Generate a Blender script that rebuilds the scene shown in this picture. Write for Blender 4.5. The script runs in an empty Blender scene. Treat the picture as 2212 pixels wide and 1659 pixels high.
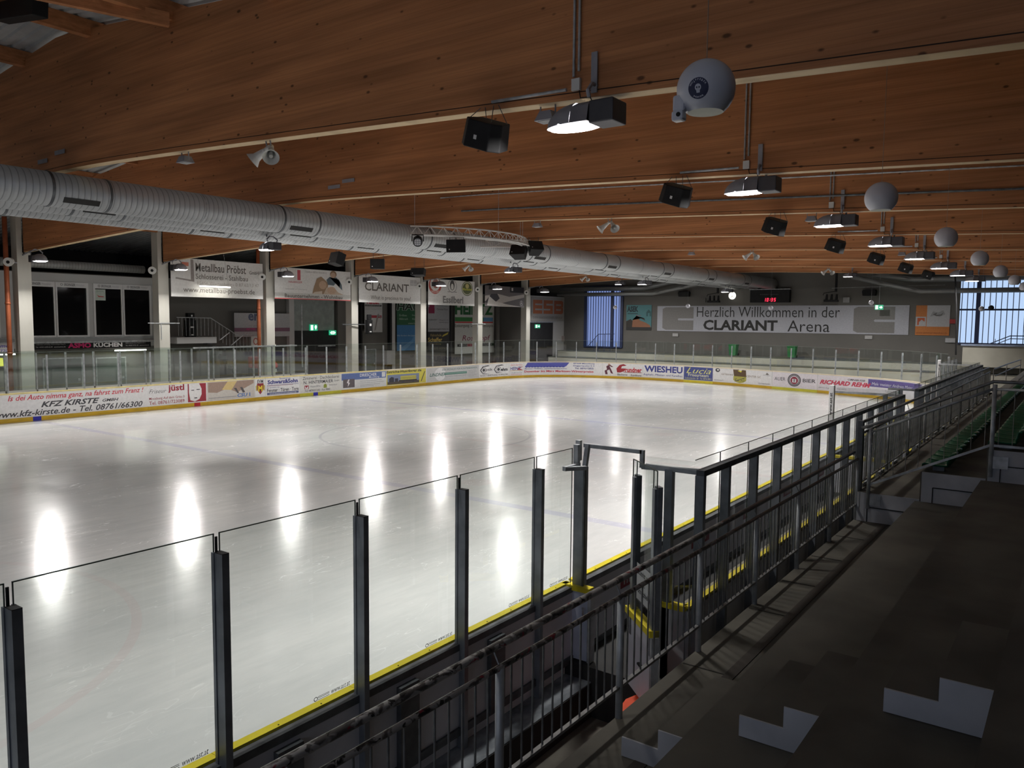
import bpy, math, random
from mathutils import Vector, Matrix
random.seed(7)
SC = bpy.context.scene
COL = SC.collection
# ------------------------------------------------------------------ camera, world, exposure
F_PX, PITCH, ROLL, YAW = 1705.8636, 0.080632, 0.00899, 0.62735
CAM = Vector((4.906757, -22.001173, 4.310095))
_f = Vector((-math.sin(YAW)*math.cos(PITCH), math.cos(YAW)*math.cos(PITCH), -math.sin(PITCH)))
_r = Vector((math.cos(YAW), math.sin(YAW), 0)); _u = _r.cross(_f)
R2 = _r*math.cos(ROLL)+_u*math.sin(ROLL); U2 = -_r*math.sin(ROLL)+_u*math.cos(ROLL)
cd = bpy.data.cameras.new('camera'); cam = bpy.data.objects.new('camera', cd); COL.objects.link(cam)
cam.matrix_world = Matrix(((R2.x, U2.x, -_f.x, CAM.x), (R2.y, U2.y, -_f.y, CAM.y), (R2.z, U2.z, -_f.z, CAM.z), (0, 0, 0, 1)))
cd.sensor_width = 36; cd.lens = F_PX/2212*36; cd.clip_start = 0.05; cd.clip_end = 300
SC.camera = cam
w = bpy.data.worlds.new('world'); SC.world = w; w.use_nodes = True
w.node_tree.nodes['Background'].inputs[0].default_value = (.5, .62, 1, 1)
w.node_tree.nodes['Background'].inputs[1].default_value = 0.012
SC.view_settings.view_transform = 'Standard'; SC.view_settings.look = 'None'
SC.view_settings.exposure = 0.0; SC.view_settings.gamma = 1; SC.view_settings.use_curve_mapping = False
cy = SC.cycles
cy.max_bounces = 6; cy.diffuse_bounces = 4; cy.glossy_bounces = 3; cy.transmission_bounces = 2; cy.transparent_max_bounces = 24
cy.caustics_reflective = False; cy.caustics_refractive = False; cy.sample_clamp_indirect = 4; cy.use_denoising = True
cy.use_light_tree = True
LAMP_W = 390
def lamp_light(name, loc, aim, parent, sx=.62, sy=.34, power=LAMP_W, spread=165):
    ld = bpy.data.lights.new(name, 'AREA'); ld.shape = 'ELLIPSE'; ld.size = sx; ld.size_y = sy
    ld.energy = power; ld.color = (1, .965, .93); ld.spread = math.radians(spread)
    o = bpy.data.objects.new(name, ld); COL.objects.link(o); o.parent = parent
    o.location = loc; o.rotation_euler = Vector(aim).to_track_quat('-Z', 'Y').to_euler()
    return o
# a photograph pixel as a ray, met with a plane of the hall (measuring only)
def _ray(px, py): return _f+R2*((px-1106)/F_PX)-U2*((py-829.5)/F_PX)
def UX(px, py, X): d = _ray(px, py); t = (X-CAM.x)/d.x; q = CAM+d*t; return q.y, q.z
def UY(px, py, Y): d = _ray(px, py); t = (Y-CAM.y)/d.y; q = CAM+d*t; return q.x, q.z
def UZ(px, py, Z): d = _ray(px, py); t = (Z-CAM.z)/d.z; q = CAM+d*t; return q.x, q.y
# ------------------------------------------------------------------ mesh builder
class MB:
    def __init__(s): s.v = []; s.f = []
    def add(s, vs, fs):
        n = len(s.v); s.v += [tuple(q) for q in vs]; s.f += [tuple(i+n for i in f) for f in fs]; return s
    def box(s, x0, x1, y0, y1, z0, z1):
        return s.add([(x0,y0,z0),(x1,y0,z0),(x1,y1,z0),(x0,y1,z0),(x0,y0,z1),(x1,y0,z1),(x1,y1,z1),(x0,y1,z1)],
                     [(0,3,2,1),(4,5,6,7),(0,1,5,4),(1,2,6,5),(2,3,7,6),(3,0,4,7)])
    def bar(s, a, b, w, h=None, up=(0,0,1)):
        a, b = Vector(a), Vector(b); h = h or w; d = (b-a).normalized(); U = Vector(up)
        if abs(d.dot(U)) > .98: U = Vector((1,0,0))
        e = d.cross(U).normalized(); g = e.cross(d)
        vs = [p+e*sx*w/2+g*sy*h/2 for p in (a, b) for sx, sy in ((-1,-1),(1,-1),(1,1),(-1,1))]
        return s.add(vs, [(0,3,2,1),(4,5,6,7),(0,1,5,4),(1,2,6,5),(2,3,7,6),(3,0,4,7)])
    def cyl(s, a, b, r, n=12, r2=None, cap=True):
        a, b = Vector(a), Vector(b); d = (b-a).normalized(); U = Vector((0,0,1)) if abs(d.z) < .9 else Vector((1,0,0))
        e = d.cross(U).normalized(); g = d.cross(e); r2 = r if r2 is None else r2; vs = []
        for p, rr in ((a, r), (b, r2)):
            vs += [p+(e*math.cos(2*math.pi*k/n)+g*math.sin(2*math.pi*k/n))*rr for k in range(n)]
        fs = [(k, (k+1) % n, n+(k+1) % n, n+k) for k in range(n)]
        if cap: fs += [tuple(range(n))[::-1], tuple(range(n, 2*n))]
        return s.add(vs, fs)
    def tube(s, pts, r, n=8):
        pts = [Vector(q) for q in pts]; vs = []; prev = None
        for i, q in enumerate(pts):
            d = (pts[min(i+1, len(pts)-1)]-pts[max(i-1, 0)]).normalized()
            if prev is None:
                U = Vector((0,0,1)) if abs(d.z) < .9 else Vector((1,0,0)); e = d.cross(U).normalized()
            else: e = (prev-d*prev.dot(d)).normalized()
            prev = e; g = d.cross(e)
            vs += [q+(e*math.cos(2*math.pi*k/n)+g*math.sin(2*math.pi*k/n))*r for k in range(n)]
        fs = [(i*n+k, i*n+(k+1) % n, (i+1)*n+(k+1) % n, (i+1)*n+k) for i in range(len(pts)-1) for k in range(n)]
        fs += [tuple(range(n))[::-1], tuple(range((len(pts)-1)*n, len(pts)*n))]
        return s.add(vs, fs)
    def lathe(s, c, prof, n=20, axis='z'):
        vs = []
        for r, h in prof:
            for k in range(n):
                a = 2*math.pi*k/n; q = (r*math.cos(a), r*math.sin(a), h)
                if axis == 'y': q = (q[0], q[2], q[1])
                if axis == 'x': q = (q[2], q[0], q[1])
                vs.append((c[0]+q[0], c[1]+q[1], c[2]+q[2]))
        m = len(prof)
        fs = [(i*n+k, i*n+(k+1) % n, (i+1)*n+(k+1) % n, (i+1)*n+k) for i in range(m-1) for k in range(n)]
        return s.add(vs, fs)
    def prism(s, poly, axis, a, b):   # poly in the two other axes (x,z for 'y'; y,z for 'x'; x,y for 'z')
        def P(q, t): return {'y': (q[0], t, q[1]), 'x': (t, q[0], q[1]), 'z': (q[0], q[1], t)}[axis]
        n = len(poly); vs = [P(q, a) for q in poly]+[P(q, b) for q in poly]
        return s.add(vs, [(k, (k+1) % n, n+(k+1) % n, n+k) for k in range(n)]+[tuple(range(n))[::-1], tuple(range(n, 2*n))])
    def rect(s, S, u0, u1, v0, v1, d0=0.0, n=1):
        vs = []
        for k in range(n+1):
            u = u0+(u1-u0)*k/n; vs += [S(u, v0, d0), S(u, v1, d0)]
        return s.add(vs, [(2*k, 2*k+2, 2*k+3, 2*k+1) for k in range(n)])
    def slab(s, S, u0, u1, v0, v1, d0, d1, n=1):
        vs = []
        for k in range(n+1):
            u = u0+(u1-u0)*k/n; vs += [S(u, v0, d0), S(u, v1, d0), S(u, v1, d1), S(u, v0, d1)]
        fs = []
        for k in range(n):
            a = 4*k; b = a+4
            fs += [(a, a+1, b+1, b), (a+1, a+2, b+2, b+1), (a+2, a+3, b+3, b+2), (a+3, a, b, b+3)]
        fs += [(0, 3, 2, 1), (4*n, 4*n+1, 4*n+2, 4*n+3)]
        return s.add(vs, fs)
    def poly(s, S, pts, d=0.0):
        return s.add([S(u, v, d) for u, v in pts], [tuple(range(len(pts)))])
    def disc(s, S, u, v, ru, rv, d=0.0, n=24):
        return s.poly(S, [(u+ru*math.cos(2*math.pi*k/n), v+rv*math.sin(2*math.pi*k/n)) for k in range(n)], d)
    def ring(s, S, u, v, ru, rv, t, d=0.0, n=28):
        vs = []
        for k in range(n):
            c, q = math.cos(2*math.pi*k/n), math.sin(2*math.pi*k/n)
            vs += [S(u+ru*c, v+rv*q, d), S(u+(ru-t)*c, v+(rv-t)*q, d)]
        return s.add(vs, [(2*k, (2*k+2) % (2*n), (2*k+3) % (2*n), 2*k+1) for k in range(n)])
    def text(s, S, st, u0, u1, v0, v1, d=0.004, bold=0.0, shear=0.0):
        V, Fc = glyphs(st, bold, shear)
        xs = [q[0] for q in V]; ys = [q[1] for q in V]; x0, x1, y0, y1 = min(xs), max(xs), min(ys), max(ys)
        if x1 <= x0 or y1 <= y0: return s
        return s.add([S(u0+(q[0]-x0)/(x1-x0)*(u1-u0), v0+(q[1]-y0)/(y1-y0)*(v1-v0), d) for q in V], Fc)
    def build(s, name, mat, parent=None, smooth=False, bevel=0.0):
        me = bpy.data.meshes.new(name); off = Vector((0, 0, 0)); q = parent
        while q is not None: off += q.location; q = q.parent
        me.from_pydata([Vector(v)-off for v in s.v], [], s.f); me.update()
        if smooth: me.shade_smooth()
        o = bpy.data.objects.new(name, me); COL.objects.link(o); me.materials.append(mat)
        if parent is not None: o.parent = parent
        if bevel:
            m = o.modifiers.new('bevel', 'BEVEL'); m.width = bevel; m.segments = 2; m.limit_method = 'ANGLE'
        return o
_gc = {}
def glyphs(st, bold, shear):
    k = (st, bold, shear)
    if k not in _gc:
        c = bpy.data.curves.new('t', 'FONT'); c.body = st; c.resolution_u = 2; c.offset = bold; c.shear = shear; c.fill_mode = 'BOTH'
        o = bpy.data.objects.new('t', c); COL.objects.link(o)
        bpy.context.view_layer.update()
        me = o.evaluated_get(bpy.context.evaluated_depsgraph_get()).to_mesh()
        _gc[k] = ([tuple(v.co) for v in me.vertices], [tuple(p.vertices) for p in me.polygons])
        o.to_mesh_clear(); bpy.data.objects.remove(o); bpy.data.curves.remove(c)
    return _gc[k]
def tag(o, label, cat, group=None, kind=None):
    if label: o['label'] = label
    if cat: o['category'] = cat
    if group: o['group'] = group
    if kind: o['kind'] = kind
    return o
def thing(name, label, cat, loc=(0, 0, 0), group=None):
    o = bpy.data.objects.new(name, None); o.empty_display_size = .1; COL.objects.link(o); o.location = loc
    return tag(o, label, cat, group)
def struct(o): o['kind'] = 'structure'; return o
def copy_tree(o, parent=None):
    c = o.copy(); COL.objects.link(c)
    if parent is not None: c.parent = parent
    for ch in list(o.children): copy_tree(ch, c)
    return c
ORD = ['first', 'second', 'third', 'fourth', 'fifth', 'sixth', 'seventh', 'eighth', 'ninth', 'tenth', 'eleventh', 'twelfth', 'thirteenth', 'fourteenth', 'fifteenth', 'sixteenth', 'seventeenth', 'eighteenth', 'nineteenth', 'twentieth']
ORD += ['twenty-'+q for q in ORD[:9]]+['thirtieth']+['thirty-'+q for q in ORD[:9]]+['fortieth']+['forty-'+q for q in ORD[:9]]+['fiftieth']
# flat surfaces: u to the right as seen from the rink, v up, d out of the wall
def SX(X): return lambda u, v, d=0: (X+d, u, v)      # faces +X, u = Y
def SY(Y): return lambda u, v, d=0: (u, Y-d, v)      # faces -Y, u = X
def SXn(X): return lambda u, v, d=0: (X-d, -u, v)    # faces -X
def SXb(X): return lambda u, v, d=0: (X+d, u, v)
# ------------------------------------------------------------------ materials
def new_mat(name):
    m = bpy.data.materials.new(name); m.use_nodes = True; nt = m.node_tree
    return m, nt, nt.nodes['Principled BSDF']
def N(nt, t, **kw):
    n = nt.nodes.new(t)
    for k, v in kw.items(): setattr(n, k, v)
    return n
def coords(nt, scale, kind='Object'):
    tc = N(nt, 'ShaderNodeTexCoord'); mp = N(nt, 'ShaderNodeMapping'); mp.inputs['Scale'].default_value = scale
    nt.links.new(tc.outputs[kind], mp.inputs[0]); return mp.outputs[0]
def M(name, col, rough=.6, metal=0, var=.12, scale=(3, 3, 3), bump=0, emit=0, spec=.5, coat=0, dark=None):
    m, nt, b = new_mat(name); L = nt.links
    b.inputs['Roughness'].default_value = rough; b.inputs['Metallic'].default_value = metal
    b.inputs['Specular IOR Level'].default_value = spec; b.inputs['Coat Weight'].default_value = coat
    if var or dark:
        no = N(nt, 'ShaderNodeTexNoise'); no.inputs['Scale'].default_value = 1; no.inputs['Detail'].default_value = 5
        L.new(coords(nt, scale), no.inputs['Vector'])
        mx = N(nt, 'ShaderNodeMix', data_type='RGBA'); cr = N(nt, 'ShaderNodeMapRange')
        cr.inputs['From Min'].default_value = .35; cr.inputs['From Max'].default_value = .65
        L.new(no.outputs['Fac'], cr.inputs[0]); L.new(cr.outputs[0], mx.inputs[0])
        d = dark or tuple(c*(1-var) for c in col); u = col if dark else tuple(min(1, c*(1+var)) for c in col)
        mx.inputs['A'].default_value = (*d, 1); mx.inputs['B'].default_value = (*u, 1)
        L.new(mx.outputs['Result'], b.inputs['Base Color'])
        if bump:
            bp = N(nt, 'ShaderNodeBump'); bp.inputs['Strength'].default_value = bump; L.new(no.outputs['Fac'], bp.inputs['Height']); L.new(bp.outputs[0], b.inputs['Normal'])
    else: b.inputs['Base Color'].default_value = (*col, 1)
    if emit: b.inputs['Emission Color'].default_value = (*col, 1); b.inputs['Emission Strength'].default_value = emit
    return m
_mc = {}
def C(col, rough=.6):     # a plain printed colour
    k = (tuple(col), rough)
    if k not in _mc: _mc[k] = M('print_%02d' % len(_mc), col, rough, var=.05, scale=(9, 9, 9))
    return _mc[k]
def E_(name, col, s):
    m, nt, b = new_mat(name); b.inputs['Base Color'].default_value = (.1, .1, .1, 1)
    b.inputs['Emission Color'].default_value = (*col, 1); b.inputs['Emission Strength'].default_value = s; return m
def glass_mat(name, tint, refl=1.0):
    m, nt, b = new_mat(name); L = nt.links; nt.nodes.remove(b)
    tr = N(nt, 'ShaderNodeBsdfTransparent'); tr.inputs[0].default_value = (*tint, 1)
    gl = N(nt, 'ShaderNodeBsdfGlossy'); gl.inputs['Roughness'].default_value = .02; gl.inputs[0].default_value = (refl, refl, refl, 1)
    lw = N(nt, 'ShaderNodeLayerWeight'); lw.inputs[0].default_value = .5      # the same from both sides of a thin pane
    pw = N(nt, 'ShaderNodeMath', operation='POWER'); L.new(lw.outputs['Facing'], pw.inputs[0]); pw.inputs[1].default_value = 5
    fr = N(nt, 'ShaderNodeMath', operation='MULTIPLY_ADD'); L.new(pw.outputs[0], fr.inputs[0]); fr.inputs[1].default_value = .85; fr.inputs[2].default_value = .06
    mx = N(nt, 'ShaderNodeMixShader'); L.new(fr.outputs[0], mx.inputs[0]); L.new(tr.outputs[0], mx.inputs[1]); L.new(gl.outputs[0], mx.inputs[2])
    L.new(mx.outputs[0], nt.nodes['Material Output'].inputs[0]); return m
def wood(name, a, b_, knots=True, scale=(.35, 5, 14)):
    m, nt, b = new_mat(name); L = nt.links
    no = N(nt, 'ShaderNodeTexNoise'); no.inputs['Scale'].default_value = 1; no.inputs['Detail'].default_value = 6; no.inputs['Roughness'].default_value = .6
    L.new(coords(nt, scale), no.inputs['Vector'])
    mx = N(nt, 'ShaderNodeMix', data_type='RGBA'); mr = N(nt, 'ShaderNodeMapRange'); mr.inputs[1].default_value = .3; mr.inputs[2].default_value = .7
    L.new(no.outputs['Fac'], mr.inputs[0]); L.new(mr.outputs[0], mx.inputs[0]); mx.inputs['A'].default_value = (*a, 1); mx.inputs['B'].default_value = (*b_, 1)
    out = mx.outputs['Result']
    # lamella joints
    wv = N(nt, 'ShaderNodeTexWave', wave_type='BANDS', bands_direction='Z'); wv.inputs['Scale'].default_value = 3.9; wv.inputs['Distortion'].default_value = 0
    L.new(coords(nt, (1, 1, 1)), wv.inputs['Vector'])
    m1 = N(nt, 'ShaderNodeMapRange'); m1.inputs[1].default_value = .0; m1.inputs[2].default_value = .06; m1.inputs[3].default_value = .86; m1.inputs[4].default_value = 1
    L.new(wv.outputs['Fac'], m1.inputs[0])
    mm = N(nt, 'ShaderNodeMix', data_type='RGBA', blend_type='MULTIPLY'); mm.inputs[0].default_value = 1
    L.new(out, mm.inputs['A']); L.new(m1.outputs[0], mm.inputs['B']); out = mm.outputs['Result']
    # board patches
    if knots:
        br = N(nt, 'ShaderNodeTexNoise'); br.inputs['Scale'].default_value = 1; br.inputs['Detail'].default_value = 2; L.new(coords(nt, (.25, 1, 3.2)), br.inputs['Vector'])
        r2 = N(nt, 'ShaderNodeMapRange'); r2.inputs[1].default_value = .35; r2.inputs[2].default_value = .65; r2.inputs[3].default_value = .78; r2.inputs[4].default_value = 1.12; L.new(br.outputs['Fac'], r2.inputs[0])
        m2 = N(nt, 'ShaderNodeMix', data_type='RGBA', blend_type='MULTIPLY'); m2.inputs[0].default_value = 1; L.new(out, m2.inputs['A']); L.new(r2.outputs[0], m2.inputs['B']); out = m2.outputs['Result']
        for sc, th in (((2.4, 1, 4.6), .13), ((1.0, 1, 2.1), .075)):
            vo = N(nt, 'ShaderNodeTexVoronoi'); vo.inputs['Scale'].default_value = 1; L.new(coords(nt, sc), vo.inputs['Vector'])
            vo.voronoi_dimensions = '3D'
            kr = N(nt, 'ShaderNodeMapRange'); kr.inputs[1].default_value = th*.5; kr.inputs[2].default_value = th; kr.inputs[3].default_value = .3; kr.inputs[4].default_value = 1
            L.new(vo.outputs['Distance'], kr.inputs[0])
            m3 = N(nt, 'ShaderNodeMix', data_type='RGBA', blend_type='MULTIPLY'); m3.inputs[0].default_value = 1; L.new(out, m3.inputs['A']); L.new(kr.outputs[0], m3.inputs['B']); out = m3.outputs['Result']
    L.new(out, b.inputs['Base Color']); b.inputs['Roughness'].default_value = .6; b.inputs['Specular IOR Level'].default_value = .3
    return m
WOOD = wood('glulam', (.41, .17, .068), (.58, .255, .112))
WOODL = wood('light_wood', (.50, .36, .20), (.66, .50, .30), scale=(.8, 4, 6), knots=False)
STEEL = M('galvanised_steel', (.42, .44, .46), .5, .4, .25, (6, 6, 6), .05)
STEELD = M('dull_steel', (.13, .14, .15), .55, .6, .25, (6, 6, 6))
RAILM = M('worn_rail_steel', (.22, .22, .22), .42, .5, .3, (8, 8, 8))
BLACK = M('black_plastic', (.010, .010, .011), .6, var=.2, spec=.25)
DARK = M('dark_void', (.02, .02, .022), .8)
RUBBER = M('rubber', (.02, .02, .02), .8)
CONC = M('concrete_stand', (.125, .115, .093), .85, 0, .0, (1.1, 1.1, 1.1), .08, dark=(.066, .060, .049))
CONCW = M('whitewashed_concrete', (.50, .51, .54), .85, 0, 0, (2, 2, 2), .05, dark=(.36, .37, .40))
CONCL = M('pale_concrete', (.44, .43, .37), .85, 0, 0, (.5, .5, .5), .05, dark=(.34, .33, .28))
PAV = M('paving', (.16, .145, .12), .85, 0, 0, (2, 2, 2), .1, dark=(.09, .08, .07))
COLM = M('column_plaster', (.52, .51, .46), .8, 0, .08, (1, 1, .4))
WALLG = M('grey_wall', (.14, .135, .125), .85, 0, .08, (.25, .25, .25))
WALLD = M('dark_upper_wall', (.03, .03, .032), .9, 0, .2, (.5, .5, .5))
PANEL = M('facade_panel', (.50, .50, .50), .7, 0, .04, (.4, .4, .4))
FRAME = M('window_frame', (.75, .75, .76), .5, 0, .03)
BOARDW = M('board_plastic', (.80, .79, .80), .35, 0, .05, (1.2, 1.2, 2.5))
BOARDB = M('board_back', (.60, .61, .66), .6, 0, .12, (1.5, 1.5, 1.5))
CREAM = M('cap_cream', (.80, .70, .52), .4, 0, .05)
YEL = M('yellow_plastic', (.82, .68, .04), .35, 0, .06, (4, 4, 4))
YELD = M('kick_yellow', (.66, .42, .02), .4, 0, .12, (2, 2, 9))
YELG = M('kick_green_yellow', (.66, .62, .05), .4, 0, .1, (2, 2, 9))
KBLUE = M('kick_blue', (.03, .03, .45), .4); KRED = M('kick_red', (.55, .02, .03), .4)
ORANGE = M('copper_red_pipe', (.42, .12, .05), .5, .2, .15)
GREEN = M('green_seat', (.008, .11, .05), .34, 0, .1, spec=.3)
BINM = M('bin_green', (.02, .17, .05), .45)
LAMPM = M('lamp_housing', (.30, .30, .33), .65, 0, .1, spec=.2)
SPEAKW = M('speaker_white', (.62, .62, .60), .5, 0, .06)
BALL = M('ball_plastic', (.55, .56, .62), .35, 0, .04, coat=.3)
ORSH = M('orange_sheet', (.75, .09, .03), .6)
LENS = E_('lamp_lens', (1, .97, .95), 14)
TUBE_E = E_('tube_light', (1, .95, .86), 9)
GLASS = glass_mat('glass', (.86, .905, .885)); GLEDGE = M('glass_edge', (.05, .07, .06), .3, 0, 0)
GLASSL = glass_mat('leaf_glass', (.93, .95, .94), .25); GLASSC = glass_mat('clear_glass', (.95, .96, .955))
BLKGL = M('dark_window', (.006, .006, .007), .06, 0, 0)
# spiral duct
def duct_mat(name, col, freq):
    m, nt, b = new_mat(name); L = nt.links
    wv = N(nt, 'ShaderNodeTexWave', wave_type='BANDS', bands_direction='Y'); wv.inputs['Scale'].default_value = freq; wv.inputs['Distortion'].default_value = 0
    L.new(coords(nt, (1, 1, 1)), wv.inputs['Vector'])
    mr = N(nt, 'ShaderNodeMapRange'); mr.inputs[1].default_value = 0; mr.inputs[2].default_value = .12; mr.inputs[3].default_value = .55; mr.inputs[4].default_value = 1; L.new(wv.outputs['Fac'], mr.inputs[0])
    no = N(nt, 'ShaderNodeTexNoise'); no.inputs['Scale'].default_value = 2.5; L.new(coords(nt, (1, .4, 1)), no.inputs['Vector'])
    m2 = N(nt, 'ShaderNodeMath', operation='MULTIPLY_ADD'); m2.inputs[1].default_value = .3; m2.inputs[2].default_value = .85; L.new(no.outputs['Fac'], m2.inputs[0])
    m3 = N(nt, 'ShaderNodeMath', operation='MULTIPLY'); L.new(mr.outputs[0], m3.inputs[0]); L.new(m2.outputs[0], m3.inputs[1])
    mx = N(nt, 'ShaderNodeMix', data_type='RGBA', blend_type='MULTIPLY'); mx.inputs[0].default_value = 1; mx.inputs['A'].default_value = (*col, 1); L.new(m3.outputs[0], mx.inputs['B'])
    L.new(mx.outputs['Result'], b.inputs['Base Color']); b.inputs['Metallic'].default_value = .35; b.inputs['Roughness'].default_value = .45
    bp = N(nt, 'ShaderNodeBump'); bp.inputs['Strength'].default_value = .5; bp.inputs['Distance'].default_value = .01; L.new(wv.outputs['Fac'], bp.inputs['Height']); L.new(bp.outputs[0], b.inputs['Normal'])
    return m
DUCT = duct_mat('spiral_duct', (.50, .52, .53), 2.2)
DUCTD = duct_mat('dull_duct', (.30, .31, .31), 2.2)
# handrail with stickers
def sticker_rail():
    m, nt, b = new_mat('stickered_rail'); L = nt.links
    def noise(sc, lo, hi):
        no = N(nt, 'ShaderNodeTexNoise'); no.inputs['Scale'].default_value = 1; no.inputs['Detail'].default_value = 3; no.inputs['Distortion'].default_value = .6; L.new(coords(nt, sc), no.inputs['Vector'])
        mr = N(nt, 'ShaderNodeMapRange'); mr.inputs[1].default_value = lo; mr.inputs[2].default_value = hi; L.new(no.outputs['Fac'], mr.inputs[0]); return mr.outputs[0]
    def mix(f, A, B):
        mx = N(nt, 'ShaderNodeMix', data_type='RGBA'); L.new(f, mx.inputs[0])
        for k, q in (('A', A), ('B', B)):
            if isinstance(q, tuple): mx.inputs[k].default_value = (*q, 1)
            else: L.new(q, mx.inputs[k])
        return mx.outputs['Result']
    a = mix(noise((14, 9, 14), .47, .53), (.10, .095, .09), (.42, .41, .40))
    a = mix(noise((20, 12, 20), .58, .62), a, (.02, .02, .02))
    a = mix(noise((17, 7, 17), .63, .66), a, (.30, .03, .05))
    # stickers fade out with distance along the rail
    tc = N(nt, 'ShaderNodeTexCoord'); sx = N(nt, 'ShaderNodeSeparateXYZ'); L.new(tc.outputs['Object'], sx.inputs[0])
    mr = N(nt, 'ShaderNodeMapRange'); mr.inputs[1].default_value = 4.8; mr.inputs[2].default_value = 8.3; L.new(sx.outputs[1], mr.inputs[0])
    a = mix(mr.outputs[0], a, (.09, .085, .08))
    L.new(a, b.inputs['Base Color']); b.inputs['Roughness'].default_value = .35; b.inputs['Metallic'].default_value = .1
    return m
STICK = sticker_rail()
# ice with its markings under the surface
def ice_mat():
    m, nt, b = new_mat('ice'); L = nt.links
    tc = N(nt, 'ShaderNodeTexCoord'); sp = N(nt, 'ShaderNodeSeparateXYZ'); L.new(tc.outputs['Object'], sp.inputs[0])
    X, Y = sp.outputs[0], sp.outputs[1]
    def mt(op, a, c=None, d=None):
        n = N(nt, 'ShaderNodeMath', operation=op)
        for i, q in enumerate((a, c, d)):
            if q is None: continue
            if isinstance(q, (int, float)): n.inputs[i].default_value = q
            else: L.new(q, n.inputs[i])
        return n.outputs[0]
    def band(v, c, hw): return mt('LESS_THAN', mt('ABSOLUTE', mt('SUBTRACT', v, c)), hw)
    def dist(cx, cy_): return mt('SQRT', mt('ADD', mt('POWER', mt('SUBTRACT', X, cx), 2.0), mt('POWER', mt('SUBTRACT', Y, cy_), 2.0)))
    def noise(sc, lo, hi, det=4, o=0., p=1., rough=.5):
        no = N(nt, 'ShaderNodeTexNoise'); no.inputs['Scale'].default_value = 1; no.inputs['Detail'].default_value = det; no.inputs['Roughness'].default_value = rough; L.new(coords(nt, sc), no.inputs['Vector'])
        mr = N(nt, 'ShaderNodeMapRange'); mr.inputs[1].default_value = lo; mr.inputs[2].default_value = hi; mr.inputs[3].default_value = o; mr.inputs[4].default_value = p; L.new(no.outputs['Fac'], mr.inputs[0]); return mr.outputs[0]
    def mixc(f, A, B):
        mx = N(nt, 'ShaderNodeMix', data_type='RGBA'); L.new(f, mx.inputs[0])
        for k, q in (('A', A), ('B', B)):
            if isinstance(q, tuple): mx.inputs[k].default_value = (*q, 1)
            else: L.new(q, mx.inputs[k])
        return mx.outputs['Result']
    red = band(Y, 0, .15)
    for cx, cy_ in ((-8, -5.75), (-8, 5.75), (-22, -5.75), (-22, 5.75)): red = mt('MAXIMUM', red, mt('LESS_THAN', dist(cx, cy_), .42))
    for cx, cy_ in ((-8, -20.2), (-22, -20.2), (-8, 20.2), (-22, 20.2)):
        d = dist(cx, cy_); red = mt('MAXIMUM', red, mt('MAXIMUM', band(d, 4.5, .07), mt('LESS_THAN', d, .3)))
    red = mt('MAXIMUM', red, mt('MAXIMUM', mt('MULTIPLY', band(dist(-15, 26.5), 1.8, .05), mt('LESS_THAN', Y, 26.5)), band(Y, 26.5, .04)))
    blue = mt('MAXIMUM', band(Y, -7.31, .16), band(Y, 7.31, .16))
    thin = band(dist(-15, 0), 3.9, .05)
    cover = noise((.35, .35, 1), .35, .7, 3, 1., .45)
    base = mixc(noise((.35, .16, 1), .38, .62, 7, 0, 1, .65), (.66, .67, .67), (.79, .79, .78))
    base = mixc(noise((5.5, .75, 1), .42, .70, 6, 0, .55, .7), base, (.60, .62, .62))
    base = mixc(mt('MULTIPLY', mt('MULTIPLY', red, cover), .11), base, (.75, .28, .30))
    base = mixc(mt('MULTIPLY', mt('MULTIPLY', blue, cover), .32), base, (.26, .25, .62))
    base = mixc(mt('MULTIPLY', mt('MULTIPLY', thin, cover), .35), base, (.3, .3, .4))
    L.new(base, b.inputs['Base Color'])
    # skate scratches: long thin curved cracks of two scales
    def scr(scale, rot, thr):
        mp = N(nt, 'ShaderNodeMapping'); mp.inputs['Scale'].default_value = scale; mp.inputs['Rotation'].default_value = (0, 0, rot)
        L.new(tc.outputs['Object'], mp.inputs[0])
        no = N(nt, 'ShaderNodeTexNoise'); no.inputs['Scale'].default_value = 1; no.inputs['Detail'].default_value = 2; no.inputs['Distortion'].default_value = .8; L.new(mp.outputs[0], no.inputs['Vector'])
        return mt('LESS_THAN', mt('ABSOLUTE', mt('SUBTRACT', no.outputs['Fac'], .5)), thr)
    s = mt('MAXIMUM', scr((2.2, .5, 1), .3, .0022), mt('MAXIMUM', scr((2.6, .6, 1), 1.0, .0022), scr((1.8, .35, 1), -.6, .0018)))
    msk = noise((.6, .6, 1), .52, .6, 3)
    s = mt('MULTIPLY', s, msk)
    rg = mt('ADD', noise((.5, .8, 1), .3, .7, 5, .15, .22), mt('MULTIPLY', s, .25))
    L.new(rg, b.inputs['Roughness']); b.inputs['IOR'].default_value = 1.33; b.inputs['Specular IOR Level'].default_value = .5
    hb = mt('ADD', mt('MULTIPLY', noise((9, 14, 1), .3, .7, 4), .4), mt('MULTIPLY', s, 1.4))
    bp = N(nt, 'ShaderNodeBump'); bp.inputs['Strength'].default_value = .12; bp.inputs['Distance'].default_value = .004; L.new(hb, bp.inputs['Height']); L.new(bp.outputs[0], b.inputs['Normal'])
    return m
ICE = ice_mat()
# ------------------------------------------------------------------ the shell of the hall
def interp(T, x):
    if x <= T[0][0]: return T[0][1]
    for (a, b), (c, d) in zip(T, T[1:]):
        if x <= c: return b+(d-b)*(x-a)/(c-a)
    return T[-1][1]
def beam_bottom(x):
    # straight flanks with a gently rounded crown
    return 7.85-.046*(math.sqrt((x+15.2)**2+9)-1.9)
def beam_top(x): return 10.92-.1*abs(x+15) if x > -33 else 9.1
BY = [-12.75+6.5*k for k in range(8)]
struct(MB().box(-46, 14, -32, 44, -.12, -.02).build('floor', PAV))
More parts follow.
